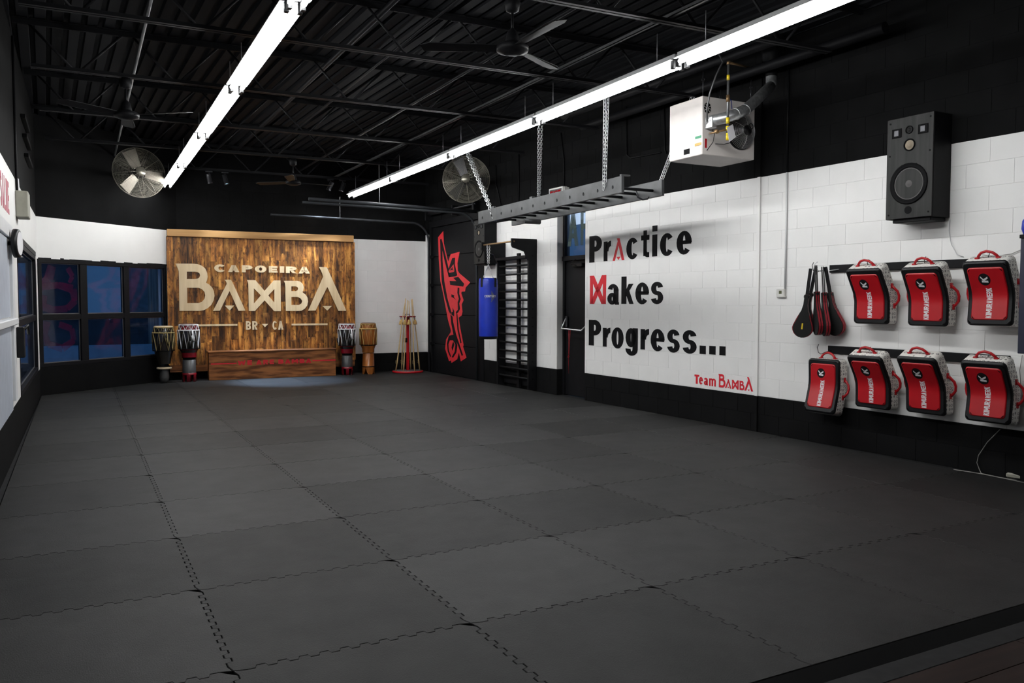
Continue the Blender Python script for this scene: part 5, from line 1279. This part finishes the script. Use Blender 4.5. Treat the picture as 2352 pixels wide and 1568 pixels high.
m = MB(); L = (c1-c0).length; m.bbox(0, L, -.028, .028, .001, .045, .012); o = m.build('power_strip', 'beige', None, label='beige cable cover lying on the floor at the right edge of the photo', cat='cable cover'); o.location = c0; o.rotation_euler = (0, 0, atan2((c1-c0).y, (c1-c0).x))
# blue stand at the right edge
o = empty('wall_stand', (0, 0, 0), 0, 'dark blue upright stand with an arm at the right edge of the photo', 'stand')
y_ = 3.62; xx = ray_y(2349, 700, y_).x
m = MB(); m.bbox(xx, xx+.06, y_-.03, y_+.03, ray_y(2345, 812, y_).z, ray_y(2345, 545, y_).z, .004); m.build('upright', 'blue_dark', o) if 'blue_dark' in MT else (MT.__setitem__('blue_dark', simple('dark_blue_steel', (.006, .008, .03), .4)), m.build('upright', 'blue_dark', o))
m = MB(); z_ = ray_y(2340, 542, y_).z; m.bbox(xx-.035, xx+.2, y_-.02, y_+.02, z_-.014, z_+.014, .003); m.build('arm', 'black_paint', o)
m = MB(); m.lathe([(0, .0), (.04, .005), (.055, .05), (.05, .11), (.02, .15), (0, .155)], 18, (xx+.06, y_, z_+.01)); m.build('end_ball', 'blue_vinyl', o)
m = MB(); m.box(xx+.02, WX(y_)-.0, y_-.02, y_+.02, ray_y(2345, 812, y_).z+.02, ray_y(2345, 812, y_).z+.06); m.box(xx+.02, WX(y_)-.0, y_-.02, y_+.02, z_-.10, z_-.06); m.build('wall_bracket', 'blue_dark', o)

# ================================================================== LEFT WALL ITEMS
def lw(px, py): return FLW.hit(px, py)
a, b_ = lw(28, 481), lw(53, 532)
o = empty('emergency_light', FLW.w(10.05, 0, 2.28), FLW.rz, 'beige box on the left wall below the black band', 'wall box')
m = MB(); m.bbox(-.17, .17, -.115, -.001, 0, .27, .008); m.build('housing', 'beige', o)
m = MB(); m.bbox(.165, .176, -.10, -.015, .03, .24, .003); m.build('side_vent', 'dark_metal', o)
o = empty('wall_clock', FLW.w(8.62, -.06, 1.93), FLW.rz-radians(9), 'round black wall clock seen edge on at the left edge of the photo', 'clock')
m = MB(); m.lathe([(0, .045), (.11, .045), (.125, .04), (.13, .02), (.13, .001), (0, .001)], 28, axis='y'); m.cyl((0, 0, 0), (.01, .055, 0), .02, 8); m.build('rim', 'black_plastic', o); m = MB(); m.lathe([(0, .047), (.105, .047)], 28, axis='y'); m.build('dial', 'white_print', o)
o = empty('door_lock_box', FLW.w(9.0, 0, .88), FLW.rz, 'black wall box with a small black lever below the ledge at the left edge', 'wall box')
m = MB(); m.bbox(-.07, .07, -.10, -.036, 0, .29, .006); m.box(-.06, .06, -.04, -.0, .02, .2); m.build('box', 'black_plastic', o)
m = MB(); m.tube([(.05, -.09, .26), (.10, -.12, .30), (.20, -.12, .22)], .014, 6); m.build('lever', 'black_plastic', o)
wl_ = empty('wall_lettering', FLW.o, FLW.rz, label='tall pinkish red lettering on the white wall at the left edge', cat='lettering')
m = MB()
for i, c in enumerate('SALVE'):
    letter(m, c, 8.15+i*.19, 8.15+i*.19+.13, 2.22, 2.52, -.0025, -.0005, .3, .16)
MT['faded_red'] = simple('faded_red', (.50, .10, .14), .6); m.build('letters', 'faded_red', wl_)
def lbar(pts, r, mat, label, cat): 
    m = MB(); m.tube(pts, r, 6); o = m.build('wall_conduit', mat, None, label=label, cat=cat); o.location = FLW.o; o.rotation_euler = (0, 0, FLW.rz)
lbar([(9.93, -.015, 2.55), (9.85, -.018, 2.70), (9.85, -.018, 4.1)], .014, 'black_paint', 'black conduit on the upper left wall above the beige box', 'conduit')
lbar([(9.95, -.015, 2.55), (9.95, -.02, 2.67), (10.05, -.02, 2.56), (10.05, -.02, 2.55)], .014, 'white_trim', 'white conduit running down to the beige box', 'conduit')
for k, z in enumerate((3.55, 3.37, 3.18)):
    o = empty('wall_bracket', FLW.w(11.6+k*.25, 0, z), FLW.rz, 'short black bracket on the upper left wall, %s of three' % ['top', 'middle', 'bottom'][k], 'bracket', 'black brackets on the upper left wall')
    m = MB(); m.bbox(-.5, .5, -.05, -.001, -.022, .022, .004); m.build('arm', 'strip', o)

# ================================================================== DRUMS
def make_drum(x, y, H, R, shell, rope, head, label, kind):
    r = empty('standing_drum', (x, y, 0), 0, label, 'drum', 'tall standing drums beside the wooden panel')
    zt = H; zb = H*.52          # barrel between zb and zt
    n = 28
    m = MB()
    if kind != 'black':
        m.lathe([(R*.86, zt-.02), (R*.98, zt-.16), (R*1.0, zt-.28), (R*.92, zb+.04), (R*.74, zb-.03), (R*.72, zb-.10)], n); 
    else: m.lathe([(R*.80, zt-.02), (R*.96, zt-.16), (R*.98, zt-.30), (R*.88, zb+.02), (R*.70, zb-.08), (R*.62, zb-.18)], n)
    m.build('shell', 'shell_black' if kind == 'red' else shell, r)
    if kind == 'red':
        m = MB(); m.lathe([(R*.935, zb+.045), (R*.80, zb-.005), (R*.745, zb-.03), (R*.725, zb-.10)], n); m.build('red_neck', shell, r)
        m = MB(); m.lathe([(R*.865, zt-.02), (R*.965, zt-.13)], n); m.build('red_shoulder', shell, r)
    m = MB(); m.lathe([(0, zt+.004), (R*.80, zt+.002), (R*.88, zt-.008), (R*.88, zt-.03), (R*.85, zt-.035)], n); m.build('head', head, r)
    # rope zigzags
    def rad(z):
        t = (zt-z)/.30; return R*(1.01 if t > .55 else .90+.11*t/.55)
    m = MB(); K = 11
    zr = zt-.115; zl = zb+.05
    up = []
    for i in range(2*K): up.append((rad(zt-.02)*cos(2*pi*i/(2*K)), rad(zt-.02)*sin(2*pi*i/(2*K)), zt-.02) if i % 2 == 0 else (rad(zr)*1.01*cos(2*pi*i/(2*K)), rad(zr)*1.01*sin(2*pi*i/(2*K)), zr))
    m.tube(up, .009 if kind == 'red' else .006, 5, closed=True); m.build('upper_lacing', rope, r)
    m = MB(); lo = []
    for i in range(2*K):
        a = 2*pi*(i+.5)/(2*K); a += (-.07 if i % 4 in (0, 3) else .07) if kind == 'black' else 0
        lo.append((R*1.045*cos(a), R*1.045*sin(a), zr) if i % 2 == 0 else (R*1.03*cos(a), R*1.03*sin(a), zl))
    m.tube(lo, .0095 if kind == 'red' else .0075, 5, closed=True); m.build('lower_lacing', rope, r)
    m = MB(); m.torus((0, 0, zr), R*1.02, .011, 28, 6); m.torus((0, 0, zt-.022), R*.90, .009, 28, 6); m.build('rope_ring', rope, r)
    if kind != 'brown':
        m = MB(); m.tube([(R*.25, -R*1.03, zr), (R*.28, -R*1.12, zr-.10), (R*.42, -R*1.08, zr-.19), (R*.33, -R*1.1, zr-.19), (R*.2, -R*1.12, zr-.09)], .014 if kind == 'red' else .006, 6); m.build('rope_tail', rope, r)
    m = MB(); m.torus((0, 0, zl), R*.97, .008, 28, 6); m.build('iron_ring', 'strip', r)
    if kind == 'red':
        for k in range(3):
            a = 2*pi*k/3+pi/6; m = MB(); m.tube([(R*.95*cos(a), R*.95*sin(a), zl+.02), (R*1.12*cos(a), R*1.12*sin(a), zl+.06), (R*1.16*cos(a), R*1.16*sin(a), zl+.14)], .016, 6); m.build('wedge', 'black_plastic', r)
    if kind == 'red':
        m = MB(); m.lathe([(R*.72, zb-.10), (R*.60, zb-.12), (R*.60, zb-.14)], n); m.build('neck_band', 'strip', r)
        st = empty('drum_stand', (x, y, 0), 0, label.replace('drum', 'drum stand').replace('white-roped', 'slotted'), 'drum stand', 'stands under the white-roped drums')
        m = MB(); m.lathe([(R*.58, zb-.145), (R*.64, zb-.15), (R*.66, .15), (R*.66, .145)], n); m.build('body', 'drum_grey', st)
        m = MB(); m.lathe([(R*.67, .155), (R*.70, .15), (R*.70, .12)], n); m.build('collar', 'shell_red', st)
        lg = MB()
        lg.lathe([(R*.70, .12), (R*.71, .0), (R*.60, .0), (R*.60, .12)], 4, a0=-.25, a1=.25); lme = lg.mesh('foot', 'shell_red')
        for k in range(6): o = put('foot', lme, st); o.rotation_euler = (0, 0, 2*pi*k/6+.3)
    elif kind == 'black':
        m = MB(); m.lathe([(0, .272), (R*.70, .272), (R*.72, .262), (R*.72, .248), (R*.70, .242), (0, .242)], n); m.build('pale_ring', 'skin_head', r)
        m = MB(); m.lathe([(R*.40, .242), (R*.42, .18), (R*.46, .10), (R*.40, .05), (R*.26, 0), (0, 0)], n); m.build('foot_cone', 'drum_grey', r)
    else:
        st = empty('drum_stand', (x, y, 0), 0, 'orange-brown wooden stand with notched feet under the brown drum', 'drum stand')
        m = MB(); m.lathe([(R*.66, zb-.11), (R*.68, zb-.12), (R*.72, .14), (R*.72, .14)], n); m.build('body', 'shell_orange', st)
        m = MB(); m.lathe([(R*.725, .155), (R*.735, .15), (R*.735, .135), (R*.725, .13)], n); m.build('band', 'strip', st)
        lg = MB(); A0 = pi/4-.05
        vs = []; nn = 8
        for i in range(nn+1):
            a = -A0+2*A0*i/nn; h = 0 if abs(a) < A0*.62 else .11*(abs(a)/A0-.62)/.38
            for rr in (R*.74, R*.62): vs += [(rr*cos(a), rr*sin(a), h), (rr*cos(a), rr*sin(a), .135)]
        fs = []
        for i in range(nn): o = i*4; fs += [(o, o+4, o+5, o+1), (o+2, o+3, o+7, o+6), (o, o+2, o+6, o+4)]
        lg.add(vs, fs); lme = lg.mesh('foot', 'shell_orange')
        for k in range(4): o = put('foot', lme, st); o.rotation_euler = (0, 0, pi/2*k+.0)
    return r
make_drum(1.305, 15.32, .985, .172, 'shell_black', 'tan_rope', 'skin_head', 'black drum with tan rope lacing, leftmost by the corner window', 'black')
make_drum(1.72, 15.40, 1.02, .172, 'shell_red', 'white_rope', 'dark_skin', 'red and black white-roped drum at the left end of the bench', 'red')
make_drum(4.575, 15.42, .995, .160, 'shell_red', 'white_rope', 'dark_skin', 'red and black white-roped drum at the right end of the bench', 'red')
make_drum(5.00, 15.42, .995, .160, 'shell_orange', 'light_rope', 'dark_skin', 'orange-brown drum with tan rope lacing beside the stick stand', 'brown')

# ================================================================== STICK STAND
sx, sy = 5.80, 15.38
sr = empty('stick_stand', (sx, sy, 0), 0, 'red wooden floor stand with a round base and top ring for sticks', 'stand')
m = MB(); m.lathe([(0, .0), (.30, .0), (.31, .01), (.31, .03), (.30, .038), (0, .038)], 36); m.build('base', 'red_vinyl', sr)
m = MB(); m.lathe([(0, .041), (.285, .041), (.285, .038)], 36); m.build('base_top', 'cone_grey', sr)
m = MB(); m.bbox(-.024, .024, -.024, .024, .04, 1.10, .004); m.build('post', 'red_vinyl', sr)
m = MB(); m.lathe([(0, 1.10), (.165, 1.10), (.165, 1.122), (0, 1.122)], 28); m.build('top_ring', 'shell_red', sr)
m = MB(); m.tube([(-.05, 0, 1.122), (-.045, 0, 1.155), (.045, 0, 1.155), (.05, 0, 1.122)], .007, 6); m.build('carry_handle', 'dark_metal', sr)
m = MB(); m.bbox(-.085, -.024, -.05, -.02, .60, .69, .004); m.build('note_block', 'black_plastic', sr)
sk = [(-.275, -.06, -.13, -.10, 1.47, 'leftmost'), (-.17, -.20, -.075, -.14, 1.44, 'second from the left'), (-.09, .12, -.03, .10, 1.41, 'behind, left of the post'), (.06, -.22, .045, -.15, 1.45, 'in front, just right of the post'), (.12, .14, .085, .11, 1.42, 'behind, right of the post'), (.245, -.03, .135, -.02, 1.46, 'rightmost')]
random.seed(9)
for k, (x0, y0, x1, y1, zt, nm) in enumerate(sk):
    ratio = (zt-.05)/(1.11-.05); xt = x0+(x1-x0)*ratio; yt = y0+(y1-y0)*ratio
    pts = [(sx+x0+(xt-x0)*t+.006*sin(7*t+k), sy+y0+(yt-y0)*t, .042+(zt-.042)*t) for t in [i/8 for i in range(9)]]
    m = MB(); m.tube(pts, [.014-.006*i/8 for i in range(9)], 7)
    o = empty('wooden_stick', (0, 0, 0), 0, 'pale peeled wooden stick in the red stand, %s' % nm, 'stick', 'wooden sticks in the red stand'); m.build('shaft', 'bamboo', o)
    m = MB(); p = pts[1]; m.tube([p, (p[0]-.03, p[1], p[2]+.03), (p[0]-.035, p[1]-.01, p[2]-.03), (p[0], p[1], p[2]-.05)], .0025, 4); m.build('twine', 'tan_rope', o)
for k, (dx, dy, nm) in enumerate([(-.155, -.05, 'leftmost'), (-.105, -.13, 'second from the left'), (-.03, -.165, 'in the middle'), (.115, -.11, 'rightmost')]):
    o = empty('woven_rattle', (sx+dx, sy+dy, .955), 0, 'small woven basket rattle hanging from the ring of the red stand, %s' % nm, 'rattle', 'woven rattles on the red stand')
    m = MB(); m.lathe([(0, 0), (.040, 0), (.042, .01), (.034, .05), (.022, .085), (.012, .10), (0, .102)], 14); m.build('basket', 'wicker', o)
    m = MB(); m.tube([(0, 0, .10), (-.014, 0, .12), (0, 0, .147), (.014, 0, .12), (0, 0, .10)], .003, 5); m.build('loop', 'strip', o)
